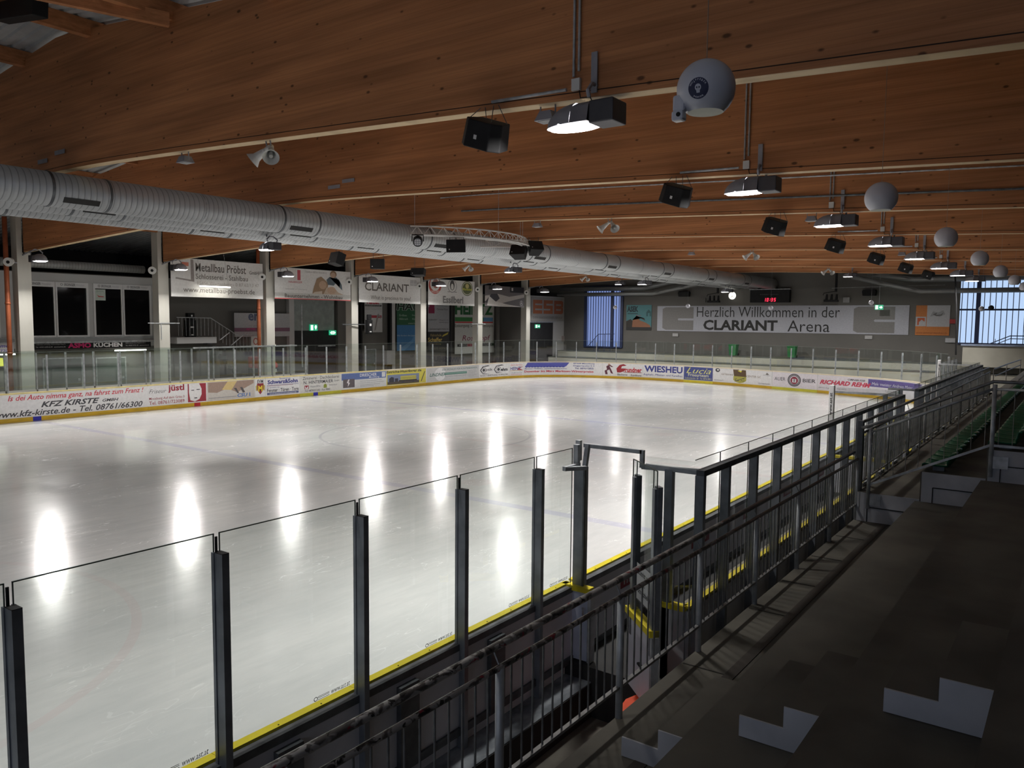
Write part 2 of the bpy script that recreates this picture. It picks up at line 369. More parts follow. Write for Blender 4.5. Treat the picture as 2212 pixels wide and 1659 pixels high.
# outline of the ice
CTRL = [(-30,-30),(-30,-20),(-30,-10),(-30,0),(-30,10),(-30,17),(-30.05,20.5),(-30.0,23),(-29.7,25.4),(-29.0,27.4),(-27.8,28.9),(-26.3,29.8),(-24.6,30.5),(-21.2,31.1),(-17.5,30.9),(-13.9,30.2),(-10.4,29.1),(-7.4,28.2),(-4.5,26.9),(-2.2,25.0),(-0.8,22.8),(0,20),(0,10),(0,0)]
PATH = []
for i in range(1, len(CTRL)-2):
    p0, p1, p2, p3 = [Vector(q) for q in CTRL[i-1:i+3]]
    for k in range(24):
        t = k/24; PATH.append(.5*(2*p1+(p2-p0)*t+(2*p0-5*p1+4*p2-p3)*t*t+(3*p1-p0-3*p2+p3)*t**3))
PATH.append(Vector(CTRL[-2]))
SL = [0]
for a, b in zip(PATH, PATH[1:]): SL.append(SL[-1]+(b-a).length)
import bisect
def pt(s):
    if s < 0: return Vector((-30, -20+s)), Vector((0, 1))
    i = min(max(bisect.bisect_right(SL, s)-1, 0), len(PATH)-2)
    t = (s-SL[i])/(SL[i+1]-SL[i]); q = PATH[i].lerp(PATH[i+1], t)
    a = PATH[max(i-1, 0)]; b = PATH[min(i+2, len(PATH)-1)]; return q, (b-a).normalized()
def SP(u, v, d=0):          # the rink side of the boards; u along them, d towards the ice
    q, t = pt(u); return (q.x+t.y*d, q.y-t.x*d, v)
iv = [(-30, -29)]+[(q.x, q.y) for q in PATH[::3]]+[(.08, 10), (.08, -29)]
ice = MB().add([(x, y, 0) for x, y in iv], [tuple(range(len(iv)))]).build('ice_sheet', ICE)
tag(ice, 'large sheet of skated white ice filling the rink', 'ice')
# walls
struct(MB().box(-46, 14, 39.85, 40.1, 0, 2.0).box(-46, -31.9, 39.85, 40.1, 2.0, 12).box(-28.05, -2.2, 39.85, 40.1, 2.0, 12).box(-31.9, -28.05, 39.85, 40.1, 7.35, 12).box(-2.2, 14, 39.85, 40.1, 7.4, 12).box(-2.2, 14, 39.85, 40.1, 2.0, 3.0).build('wall_far', WALLG))
struct(MB().box(-37.4, -37.1, -32, 34, 0, 6.5).box(-37.4, -34.05, 34, 34.2, 0, 6.6).build('wall_left', WALLG))
struct(MB().box(-45, -44.8, -32, 40, 6.4, 12).box(-45, -37.2, -32, 34, 6.42, 6.5).build('wall_upper', WALLD))
struct(MB().box(-34.25, -34.05, 34, 39.8, 4.15, 6.45).box(-34.25, -34.05, 38.0, 39.8, 0, 4.15).build('wall_corner', PANEL))
struct(MB().box(-46, -4, -32.2, -32, 0, 12).box(-4, 14, -32.2, -32, 0, 3).box(-4, 14, -32.2, -32, 7.4, 12).build('wall_near', WALLD))
# the near end has the same daylight glazing behind the camera
struct(MB().box(-4, 12, -32.1, -32.05, 3, 7.4).build('window_20', E_('window_daylight_near', (.72, .80, 1.0), 1.25)))
struct(MB().box(13.8, 14, -32, 40, 0, 12).build('wall_right', WALLD))
# roof deck of trapezoid metal on purlins
rv = []; rf = []; yy = -31.0; prof = [(0, 0), (.14, 0), (.17, .05), (.27, .05)]
rows = []
while yy < 39.8:
    rows += [(yy+a, h) for a, h in prof]; yy += .30
XS = [(-44, 8.2), (-33, 9.3), (-15, 11.1), (13, 8.3)]
for i, (x, z) in enumerate(XS): rv += [(x, y, z+h) for y, h in rows]
n = len(rows)
rf = [(i*n+k, i*n+k+1, (i+1)*n+k+1, (i+1)*n+k) for i in range(3) for k in range(n-1)]
struct(MB().add(rv, rf).build('ceiling', M('roof_deck', (.50, .52, .53), .55, .2, .1, (2, 2, 2))))
# far-wall windows of ribbed translucent sheet
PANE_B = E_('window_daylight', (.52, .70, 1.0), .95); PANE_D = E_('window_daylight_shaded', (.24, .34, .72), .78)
RIBM = M('window_rib', (.10, .12, .2), .6, var=0); MULL = M('window_mullion', (.03, .045, .12), .5, var=0)
def far_window(name, x0, x1, parts, zs, mat, rib):
    w_ = struct(MB().slab(SY(39.9), x0, x1, zs[0], zs[-1], -.1, -.08).build(name, mat))
    f = MB(); r = MB()
    for z in zs: f.box(x0, x1, 39.74, 39.86, z-.06, z+.06)
    for x in parts: f.box(x-.13, x+.13, 39.72, 39.86, zs[0], zs[-1])
    x = x0+.1
    while x < x1: r.box(x, x+.045, 39.8, 39.86, zs[0], zs[-1]); x += rib
    f.build('window_frame', MULL, w_); r.build('glazing_rib', RIBM, w_)
far_window('window_1', -31.9, -28.05, [-31.75, -29.05, -28.1], [2.0, 6.55, 7.35], PANE_D, .26)
far_window('window_2', -2.2, 9.0, [-1.1, 2.5, 6], [3.0, 5.3, 7.38], PANE_B, .33)
struct(MB().box(-28.05, -2.2, 39.84, 39.86, 0, .01).build('trim_1', WALLD))
# concrete steps in front of the far wall
struct(MB().box(-33.5, 13, 36.4, 39.85, 0, 1.12).box(-33.5, 13, 37.9, 39.85, 1.12, 1.62).build('trim_2', CONCL))
struct(MB().box(-33.5, 13, 36.37, 39.85, 1.12, 1.15).box(-33.5, 13, 37.87, 39.85, 1.62, 1.66).build('trim_3', M('step_edge', (.10, .11, .10), .7)))
struct(MB().box(-1.5, 12, 36.3, 39.7, 1.6, 2.98).build('wall_landing', CONCL))
struct(MB().box(-1.6, 12, 36.2, 36.4, 2.94, 3.04).build('trim_4', M('blue_grey_edge', (.25, .3, .42), .5)))
# grandstand: coarse tiers, the fine stair beside them, the raised seating beyond
EX = [2.87+.875*k for k in range(-1, 9)]; Y1, Y2, YE = -16.96, -8.38, 36.0
def tier(y0, y1, z0, x0, name, lab, mat, edges, step):
    m = MB(); x = x0
    for k, e in enumerate(edges): m.box(x, e if k < len(edges)-1 else 13.7, y0, y1, 0 if k == 0 else z0, z0+step*k); x = e
    o = m.build(name, mat); return tag(o, lab, 'grandstand')
ed = EX[1:9]
tier(-31.9, Y1, 1.1, 1.98, 'terrace', 'bare brown-grey concrete terrace in the near right corner', CONC, ed, .44)
fe = [2.29, 2.58]
for e in ed[:7]: fe += [e, e+.30, e+.58]
tier(Y1, Y1+1.08, 1.1, 1.98, 'stair', 'narrow concrete stair with small steps behind the white step ends', CONC, fe, .44/3)
tier(Y1+1.08, Y2, 1.1, 1.98, 'terrace', 'wide bare concrete terrace between the small steps and the green seats', CONC, ed, .44)
b = MB()
xs = [2.0]+[2.93+.875*k for k in range(8)]
for k in range(8): b.box(xs[k], xs[k+1] if k < 7 else 13.7, Y2, YE, 0, 1.57+.44*k)
tag(b.build('seating_tier', CONC), 'raised concrete tiers that carry the rows of green seats', 'grandstand')
# whitewashed step ends facing the camera, standing a hair proud of the concrete
def step_end(poly, y, lab, grooves=()):
    o = tag(MB().prism(poly, 'y', y-.012, y+.004).build('step_end', CONCW), lab, 'step end', 'whitewashed step ends')
    for g in grooves:
        gm = MB()
        for a, c in zip(g, g[1:]): gm.bar((a[0], y-.016, a[1]), (c[0], y-.016, c[1]), .012, .03, up=(0, 1, 0))
        gm.build('joint', BLACK, o)
for k, lab in ((0, 'white end face of the lowest pair of small steps, beside the railing'), (1, 'white end face of the middle pair of small steps on the near stair'), (2, 'largest white end face of small steps at the lower right')):
    x = [2.29, 3.165, 4.04][k]; e = [2.87, 3.745, 4.62][k]; z = 1.1+.44*k
    step_end([(x, z+.005), (e, z+.005), (e, z+.293), (x+.29, z+.293), (x+.29, z+.147), (x, z+.147)], Y1, lab)
for k, lab in ((0, 'white end face of the first raised seating tier next to the railing foot'), (1, 'white end face of the second seating tier below the first green seats'), (2, 'white end face of the third seating tier at the right edge')):
    x0, x1, z1 = [2.0, 2.93, 3.805][k], [2.93, 3.805, 4.68][k], 1.57+.44*k; z0 = 1.1+.44*k
    step_end([(x0+.02, z0-.02), (x1, z0-.02), (x1, z1), (x0+.02, z1)], Y2, lab, [[(x0+.18, z0), (x0+.18, z0+.24), (x1-.05, z0+.24)]])
dr = MB().box(2.40, 2.50, -20.5, Y2-.05, 1.101, 1.108).build('floor_strip', M('strip_brown', (.04, .032, .025), .8))  # dark brown strip laid along the lowest terrace
tag(dr, 'dark narrow strip running along the lowest terrace beside the railing', 'drain')
JD = M('joint_dirt', (.03, .026, .02), .8)
for i, y in enumerate((-15.2, -13.4, -12.2, -10.9, -9.6)): struct(MB().box(2.0, 2.4, y-.008, y+.008, 1.101, 1.106).build('trim_%d' % (30+i), JD))
# ------------------------------------------------------------------ glulam beams, purlins, columns
for k, y in enumerate(BY):
    lab = ['nearest huge glulam roof beam, its deep face filling the top of the view', 'second glulam roof beam from the camera, behind the large near lamp', 'third glulam roof beam from the camera', 'fourth glulam roof beam from the camera', 'fifth glulam roof beam from the camera', 'sixth glulam roof beam from the camera', 'seventh glulam roof beam from the camera, second before the far wall', 'eighth glulam roof beam, the last before the far wall'][k]
    xs = [-33.1+46.5*i/60 for i in range(61)]
    t = thing('glulam_beam', lab, 'beam', (-15, y, 7.8), 'glulam roof beams')
    lo = [(x, beam_bottom(x)+.10) for x in xs]; up = [(x, min(beam_top(x), 10.92)) for x in xs[::-1]]
    vs = []; fs = []; n = len(xs)
    for yy in (y, y+.24):
        vs += [(x, yy, z) for x, z in lo]+[(x, yy, beam_top(x)) for x in xs]
    for i in range(n-1):
        fs += [(i, i+1, n+i+1, n+i), (2*n+i, 3*n+i, 3*n+i+1, 2*n+i+1), (i, 2*n+i, 2*n+i+1, i+1)]
    fs += [(0, n, 3*n, 2*n), (n-1, 3*n-1, 4*n-1, 2*n-1)]
    MB().add(vs, fs).build('web', WOOD, t)
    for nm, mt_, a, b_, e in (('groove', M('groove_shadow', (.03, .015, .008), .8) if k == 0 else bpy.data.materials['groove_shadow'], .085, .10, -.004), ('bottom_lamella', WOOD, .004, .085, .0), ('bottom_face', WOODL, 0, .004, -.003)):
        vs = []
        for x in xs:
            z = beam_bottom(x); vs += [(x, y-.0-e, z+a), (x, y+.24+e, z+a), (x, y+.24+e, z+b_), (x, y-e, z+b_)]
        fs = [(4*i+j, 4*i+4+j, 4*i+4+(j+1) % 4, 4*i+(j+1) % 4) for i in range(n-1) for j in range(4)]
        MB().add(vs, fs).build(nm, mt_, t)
PX_ = [-17.0, -13.7, -10.4, -7.1]
for x in [-33.5, -30.2, -26.9, -23.6, -20.3]+PX_+[-3.8, -.5, 2.8, 6.1, 9.4]:
    zt = interp(XS, x)-.01
    o = MB().box(x-.09, x+.09, -31, 39.7, zt-.36, zt).build('roof_purlin', WOOD)
    if x in PX_: tag(o, ['wooden purlin under the roof sheets at the far upper left edge', 'second wooden purlin from the left, under the roof sheets', 'third wooden purlin from the left, next to the diagonal brace', 'fourth wooden purlin from the left along the top edge'][PX_.index(x)], 'purlin', 'roof purlins seen upper left')
    else: tag(o, 'wooden roof purlin hidden above the deep beams', 'purlin', 'roof purlins above the beams')
o = MB().bar((-10.2, -12.9, 10.2), (-12.6, -18.6, 10.35), .13, .26).build('roof_brace', WOOD)
tag(o, 'diagonal wooden roof brace meeting the nearest beam at the upper left', 'brace')
for i in range(8):
    yc = -6.21+6.5*(i-0)
    yc = -6.21+6.5*i
    if i == 7: break
    t = thing('column', ['pale concrete column farthest left, beside the red pipe', 'pale concrete column between the dark windows and the metalwork banner', 'pale column between the metalwork banner and the family-photo banner', 'pale column between the family-photo banner and the large white company banner', 'pale column right of the large white company banner', 'pale column right of the banner with three round emblems', 'pale column right of the dark car banner, brightly lit'][i], 'column', (-33.4, yc, 0), 'columns along the left side')
    MB().box(-33.75, -33.2, yc-.28, yc+.28, 0, beam_bottom(-33)-.02).build('shaft', COLM, t)
    MB().box(-33.75, -33.2, yc-.28, yc-.06, beam_bottom(-33)-.02, 9.15).build('fork_prong', COLM, t)
    MB().box(-33.19, -33.16, yc-.02, yc+.02, 6.98, 8.9).build('bearing_strip', BLACK, t)
    if i in (0, 2):
        o = MB().cyl((-33.45, yc-.62, 0), (-33.45, yc-.62, 8.6), .1, 12).cyl((-33.45, yc-.62, 4.8), (-33.45, yc-.62, 4.9), .115, 12).cyl((-33.45, yc-.62, 2.6), (-33.45, yc-.62, 2.7), .115, 12).build('drain_pipe', ORANGE, None, True)
        tag(o, ['copper-red downpipe beside the leftmost column', 'copper-red downpipe left of the column by the family-photo banner'][i//2], 'pipe', 'copper-red downpipes')
        o['kind'] = o.get('kind', '') or 'thing'
        del o['kind']
# eave purlins between the column heads
for i in range(6):
    y0 = -6.0+6.5*i
    tag(MB().box(-33.3, -33.1, y0+.1, y0+6.0, 8.55, 8.85).build('eave_beam', WOOD), 'narrow wooden eave beam between the column heads', 'beam', 'eave beams between the columns')
# ------------------------------------------------------------------ three parallel ventilation ducts
DZ = 7.27
for j, (dx, lab) in enumerate(((-14.9, 'large spiral duct nearest the camera of the three parallel ducts'), (-16.25, 'middle one of the three parallel spiral ducts'), (-17.65, 'rearmost one of the three parallel spiral ducts, lowest in view'))):
    t = thing('ventilation_duct', lab, 'duct', (dx, 12, DZ), 'parallel ventilation ducts')
    R_ = .405; n = 32; vs = []; ys = [-24+.5*q for q in range(128)]
    m = MB(); m.cyl((dx, -24, DZ), (dx, 39.5, DZ), R_, n, cap=True); m.build('duct_tube', DUCT, t, True)
    off = [0, 1.1, -1.2][j]
    yv = -12.6+off-6.5
    while yv < 38:
        for q in (-.65, .68):
            MB().cyl((dx, yv+q-.03, DZ), (dx, yv+q+.03, DZ), R_+.012, n).build('duct_collar', STEELD, t)
        MB().cyl((dx, yv+3.25-.02, DZ), (dx, yv+3.25+.02, DZ), R_+.008, n).build('duct_seam', STEEL, t)
        a = math.radians(-38); cx, cz = dx+math.cos(a)*R_, DZ+math.sin(a)*R_
        # vent slot lies on the lower right flank
        Sv = lambda u, v, d=0, a=a, dx=dx: (dx+math.cos(a+v)*(R_+.004+d), u, DZ+math.sin(a+v)*(R_+.004+d))
        MB().slab(Sv, yv-.42, yv+.42, -.17, .17, 0, .01).build('vent_slot', M('vent_black', (.015, .015, .015), .7) if 'vent_black' not in bpy.data.materials else bpy.data.materials['vent_black'], t)
        yv += 6.5
# thinner ducts under the left eave and by the far wall
tag(MB().tube([(-34.9, -14, 6.75), (-34.9, 0.2, 6.75)], .2, 14).build('side_duct', DUCTD, None, True), 'dull metal duct under the left eave above the dark windows', 'duct')
tag(MB().tube([(-34.0, 38.6, 6.65), (-24.6, 38.6, 6.62), (-18.3, 38.2, 7.75)], .16, 14).build('side_duct', DUCTD, None, True), 'thin duct crossing the blue window then rising to the big ducts', 'duct')
tag(MB().tube([(-34.0, 39.2, 7.15), (-25.8, 39.2, 7.1), (-21.5, 39.0, 7.9)], .2, 14).build('side_duct', DUCTD, None, True), 'upper dark duct above the blue window at the far left corner', 'duct')
tag(MB().tube([(-8.9, 38.3, 7.62), (-4.5, 38.6, 6.55), (9, 38.6, 6.55)], .17, 14).build('side_duct', DUCTD, None, True), 'thin duct bending down from the ceiling to the bright right window', 'duct')
tag(MB().tube([(-8.0, 39.0, 7.85), (-5.0, 39.2, 7.38), (9, 39.2, 7.42)], .2, 14).build('side_duct', DUCTD, None, True), 'upper duct bending along the top of the bright right window', 'duct')
# ------------------------------------------------------------------ far boards with their adverts
W_ = (.82, .81, .82)
def rel(s0, s1, v0=.2, v1=1.12):   # fractions of an advert -> board coordinates
    return lambda a, b, c, d: (s0+(s1-s0)*a, s0+(s1-s0)*b, v0+(v1-v0)*c, v0+(v1-v0)*d)
RED=(.62,.04,.07); DK=(.06,.06,.07); MAR=(.35,.03,.05); BLU=(.05,.06,.28); GRY=(.3,.3,.33)
# (s0, s1, ground, description, [items]); item: ('t',text,u0,u1,v0,v1,colour,bold,shear) ('r',u0,u1,v0,v1,colour) ('o',u,v,ru,rv,colour) ('g',..ring) ('p',[(u,v)..],colour)
ADS = [
(6.2, 8.6, W_, 'plain white advert left of view', []),
(8.6, 11.0, W_, 'white advert ending in red oval lettering', [('t','CH',.72,.93,.52,.74,RED,.02,0),('g',.6,.63,.42,.24,RED)]),
(11.0, 17.5, W_, 'white car-workshop advert with a red slogan', [('t','Is dei Auto nimma ganz, na fahrst zum Franz !',.1,.97,.66,.97,RED,.012,.3),('t','KFZ KIRSTE',.29,.66,.36,.62,DK,.03,.35),('t','GMBH',.68,.79,.40,.54,DK,.02,.3),('t','www.kfz-kirste.de - Tel. 08761/66300',.02,.96,.02,.30,DK,.015,.3)]),
(17.5, 20.55, W_, 'white hairdresser advert with a maroon face emblem', [('t','Friseur',.02,.3,.62,.82,DK,-.008,.4),('t','jüstl',.33,.6,.58,1.0,MAR,.03,0),('t','Moosburg Auf dem Gries 3',.02,.6,.26,.42,MAR,.004,0),('t','Tel. 08761/723089',.02,.6,.05,.22,MAR,.004,0),('r',.66,.98,.02,.98,MAR),('p',[(.68,.98),(.86,.98),(.9,.7),(.9,.4),(.86,.15),(.78,.04),(.7,.12),(.68,.5)],W_),('r',.72,.77,.62,.66,DK),('r',.81,.87,.64,.68,DK),('r',.77,.82,.2,.25,DK)]),
(20.55, 23.3, (.62,.58,.54), 'brown players-photo advert', [('p',[(.02,.45),(.2,.4),(.4,.6),(.62,.35),(.98,.8),(.98,.98),(.02,.98)],(.38,.27,.22)),('p',[(.3,.55),(.42,.98),(.62,.98),(.5,.5)],(.72,.55,.25)),('p',[(.55,.6),(.6,.6),(.66,.3),(.62,.3)],(.1,.09,.1)),('p',[(.68,.62),(.73,.62),(.79,.33),(.74,.3)],(.1,.09,.1)),('t','CSU',.62,.84,.08,.28,(.08,.2,.5),.03,.2),('r',.88,.9,.08,.28,(.08,.2,.5)),('r',.03,.6,.12,.15,GRY)]),
(23.35, 23.95, W_, 'club crest advert with a yellow M', [('p',[(.15,.75),(.85,.75),(.8,.35),(.5,.12),(.2,.35)],(.3,.03,.04)),('t','M',.28,.72,.28,.62,(.85,.65,.05),.05,0),('t','EVM',.2,.8,.76,.96,DK,.02,0),('p',[(.02,.6),(.18,.7),(.2,.4),(.05,.3)],(.5,.4,.1)),('p',[(.98,.6),(.82,.7),(.8,.4),(.95,.3)],(.5,.4,.1))]),
(24.0, 26.2, W_, 'white windows-and-doors advert with dark blue lettering', [('t','Schwarz&Sohn',.05,.95,.66,.9,BLU,.04,0),('t','Bauzentrum',.4,.72,.91,1.0,BLU,0,0),('r',.03,.97,.58,.6,BLU),('r',.03,.8,.55,.565,MAR),('t','Ihr Spezialist für:',.03,.4,.42,.5,BLU,0,0),('t','Fenster · Türen · Tore',.03,.97,.2,.4,DK,.015,0),('r',.03,.97,.04,.17,(.12,.14,.3)),('t','www.bauzentrum-schwarz.de',.1,.9,.06,.15,(.8,.8,.8),0,0)]),
(26.25, 29.2, (.74,.73,.70), 'grey roof-carpentry advert above the lighter kick strip', [('t','Zimmerei · Dachdeckerei',.06,.95,.76,.95,DK,0,0),('t','N. HINTERMAIER',.08,.8,.5,.7,DK,.01,0),('t','GmbH',.82,.95,.55,.66,DK,0,0),('r',.1,.2,.2,.42,MAR),('p',[(.115,.22),(.115,.4),(.145,.26),(.185,.4),(.185,.22)],W_),('p',[(.56,.2),(.56,.38),(.6,.46),(.64,.38),(.64,.2)],(.3,.35,.05)),('t','Mauern 08762',.24,.48,.28,.4,GRY,0,0),('t','Höhndorf',.7,.9,.3,.4,GRY,0,0),('t','Tel. 08762/1242 · Fax 9882',.1,.72,.04,.16,DK,0,0)]),
(29.25, 32.85, (.72,.73,.74), 'grey and blue lightning-photo advert', [('r',.0,1,.56,.98,(.12,.18,.42)),('r',.03,.28,.08,.62,(.14,.12,.13)),('p',[(.14,.6),(.17,.6),(.15,.4),(.18,.38),(.13,.12),(.14,.36),(.11,.38)],(.8,.75,.8)),('t','DRIESCHER',.4,.78,.72,.92,(.85,.86,.9),.01,0),('t','Moosburg',.6,.84,.58,.7,(.85,.86,.9),.01,.2),('r',.9,.98,.62,.94,(.75,.76,.8)),('r',.4,.9,.42,.44,GRY),('r',.4,.95,.3,.32,GRY),('r',.4,.85,.18,.2,GRY),('t','86368 Moosburg',.4,.7,.06,.13,GRY,0,0)]),
(32.9, 36.5, (.72,.64,.10), 'yellow screed-works advert with a truck picture', [('t','Estriche-Hunglinger.de',.0,.88,.76,.98,DK,.03,0),('r',.02,.82,.04,.70,(.22,.27,.42)),('r',.02,.82,.04,.22,(.10,.08,.07)),('p',[(.06,.2),(.06,.45),(.12,.56),(.18,.5),(.18,.2)],(.05,.05,.07)),('r',.2,.28,.22,.44,(.05,.05,.07)),('r',.34,.74,.3,.58,(.55,.5,.12)),('r',.34,.74,.42,.45,(.3,.28,.05)),('r',.3,.76,.2,.3,(.06,.05,.05)),('o',.4,.18,.03,.08,DK),('o',.66,.18,.03,.08,DK),('p',[(.86,.1),(.88,.1),(.98,.8),(.96,.8)],DK)]),
(36.6, 42.15, (.58,.58,.59), 'pale grey ice-rink builder advert with a gear emblem', [('t','DER SPEZIALIST FÜR KUNSTEISBAHNEN',.28,.96,.74,.9,(.1,.2,.2),0,0),('o',.24,.5,.085,.42,(.80,.80,.82)),('g',.24,.5,.1,.47,(.80,.80,.82)),('t','LINDNER',.05,.34,.36,.6,(.08,.18,.16),.02,.3),('r',.33,.76,.42,.58,(.05,.22,.17)),('r',.33,.76,.5,.52,(.8,.8,.82)),('t','KÄLTETECHNIK  WÄRMETECHNIK  SERVICE',.33,.74,.26,.34,GRY,0,0),('r',.78,.94,.6,.62,GRY),('r',.78,.95,.5,.52,GRY),('r',.78,.92,.4,.42,GRY),('r',.78,.95,.28,.3,GRY),('r',.78,.9,.18,.2,GRY)]),
(42.2, 45.35, W_, 'white optician advert with two eye emblems', [('t','ptik',.22,.46,.42,.68,DK,.01,0),('t','ehm',.74,.96,.4,.66,DK,.05,0),('g',.155,.55,.085,.22,DK),('o',.155,.55,.045,.12,DK),('g',.66,.55,.085,.22,DK),('o',.66,.55,.045,.12,DK),('p',[(.02,.55),(.12,.85),(.3,.92),(.36,.86),(.14,.8),(.05,.55),(.12,.3),(.36,.24),(.12,.24)],DK),('p',[(.5,.55),(.58,.85),(.76,.92),(.84,.86),(.6,.8),(.53,.55),(.6,.32),(.8,.26),(.58,.26)],DK),('t','Herrnstr. 7 · 85368 Moosburg · Tel. 08761/7381',.03,.96,.05,.18,DK,0,0)]),
(45.4, 46.75, W_, 'small white metal-letter advert with red script', [('t','Sanit-Service',.08,.92,.78,.92,RED,-.005,.3),('t','HEINZ',.08,.8,.42,.68,BLU,.02,0),('p',[(.55,.42),(.98,.42),(.7,.56),(.98,.68),(.85,.68),(.6,.56)],MAR),('r',.05,.95,.36,.39,(.6,.4,.1)),('t','info@heinz.de',.1,.9,.16,.24,DK,0,0),('r',.1,.9,.06,.08,RED)]),
(46.8, 53.0, W_, 'white awning-seller advert with a scalloped blue awning', [('p',[(.05,.99),(.59,.99),(.55,.68),(.015,.68)],(.09,.1,.42)),('t','BERNHARD LOIDL',.09,.52,.74,.95,(.85,.85,.88),.025,0)]+[('o',.035+.04*i,.67,.022,.08,(.09,.1,.42)) for i in range(13)]+[('t','Markisen · Rolläden · Insektenschutzsysteme',.01,.56,.42,.54,BLU,.005,0),('t','Dezember bis März Markisen-Winterpreise',.005,.89,.14,.36,RED,.02,0),('t','85368 Moosburg',.64,.9,.86,.98,BLU,.01,0),('t','Degernpoint E 5',.64,.9,.66,.8,BLU,.01,0),('t','Tel. 08761/2835',.66,.89,.46,.6,BLU,.01,0)]),
(53.05, 56.1, W_, 'white bakery advert with big red lettering', [('p',[(.06,.1),(.12,.1),(.1,.4),(.16,.5),(.2,.2),(.26,.15),(.2,.55),(.16,.8),(.22,.7),(.26,.72),(.16,.92),(.08,.75),(.1,.5),(.04,.4)],(.12,.03,.05)),('o',.15,.92,.03,.06,(.5,.3,.2)),('p',[(.36,.28),(.34,.6),(.42,.9),(.52,.98),(.6,.86),(.48,.8),(.46,.62),(.58,.62),(.54,.4),(.44,.28)],(.35,.02,.03)),('t','rundner',.56,.99,.34,.72,(.55,.03,.05),.035,0),('r',.52,.99,.3,.34,(.25,.02,.02)),('t','· Bäckerei',.33,.62,.04,.2,DK,.01,0),('t','· Konditorei',.68,.98,.02,.18,DK,.01,0)]),
(56.2, 59.4, W_, 'white road-building advert with blue capitals', [('t','WIESHEU',.02,.98,.42,.94,BLU,.035,0),('t','Asphalt-, Pflaster- und Kanalbau',.0,.98,.1,.3,BLU,.005,0)]),
(59.45, 61.75, (.07,.09,.30), 'dark blue hairdressing advert with yellow script', [('t','Lucia',.08,.94,.5,.94,(.72,.72,.25),.0,.4),('t','Friseurteam',.15,.86,.26,.5,(.78,.78,.55),.01,0),('t','Sudetenlandstr. 28   Tel. 08761/8811',.04,.96,.06,.2,(.7,.7,.4),0,0)]),
(61.8, 66.4, W_, 'white drinks-market advert with a shield of two lions', [('o',.075,.86,.04,.14,DK),('o',.08,.88,.02,.07,(.7,.7,.7)),('t','GETRÄNKE',.14,.345,.52,.66,(.25,.18,.12),0,0),('t','CENTER GC',.575,.82,.48,.62,(.25,.18,.12),0,0),('p',[(.36,.48),(.34,.98),(.44,.98),(.46,.85),(.5,.98),(.56,.96),(.57,.48)],(.12,.07,.03)),('p',[(.42,.92),(.5,.92),(.46,.6)],(.8,.72,.1)),('p',[(.35,.5),(.57,.48),(.57,.2),(.52,.05),(.46,.0),(.4,.06),(.35,.2)],(.45,.42,.08)),('t','G C',.38,.54,.15,.35,DK,0,0),('p',[(.37,.12),(.38,.1),(.56,.42),(.55,.44)],DK),('p',[(.86,.76),(.9,.76),(.92,.9),(.96,.76),(.93,.74)],(.2,.18,.16)),('t','Moosburg',.86,.98,.66,.74,GRY,0,0),('t','Benutzerhof 5',.02,.18,.08,.16,GRY,0,.2),('t','Getränkehandel',.78,.98,.06,.16,GRY,0,.2)]),
(66.5, 69.65, (.80,.75,.80), 'pinkish brewery advert with a round seal', [('t','AUER',.04,.3,.42,.66,DK,.0,0),('t','BIER',.69,.97,.42,.66,DK,.012,0),('g',.5,.52,.148,.44,DK),('g',.5,.52,.12,.35,DK),('o',.5,.5,.085,.26,(.28,.03,.06)),('r',.455,.545,.36,.6,(.75,.72,.75)),('r',.49,.51,.4,.58,DK)]+[('o',.5+.135*math.cos(a*.42),.52+.4*math.sin(a*.42),.008,.025,DK) for a in range(15)]),
(69.7, 72.95, (.78,.73,.78), 'pinkish coach-company advert with red slanted letters', [('t','RICHARD REHM',.04,1.1,.4,.7,(.60,.05,.10),.045,.35),('t','OMNIBUSSE',.62,.98,.76,.88,DK,.02,.2),('t','08772 Aiglsbach · Tel. 0875',.02,.6,.1,.2,GRY,0,0)]),
(73.0, 77.2, (.70,.68,.72), 'white advert with a purple band, behind the rear shield', [('r',.02,.98,.5,.96,(.12,.09,.30)),('t','Malermeister Andreas Maier',.08,.8,.6,.78,(.7,.7,.8),0,.2),('t','Tel. 0170/4569',.3,.6,.2,.35,GRY,0,0)]),
(77.2, 81.5, W_, 'plain white advert at the right corner of the rink', []),
]
BD = 'boards round the far side of the rink'
CHM = [YELD, YELD, YELD, YELD, YELD, YELD, YELD, YELG, YELD, YELD, YELD, YELD, YELD, YELD, YELD, YELD, YEL, YELD, YELG, YELD, YELD, YELD]
BOARDS = []
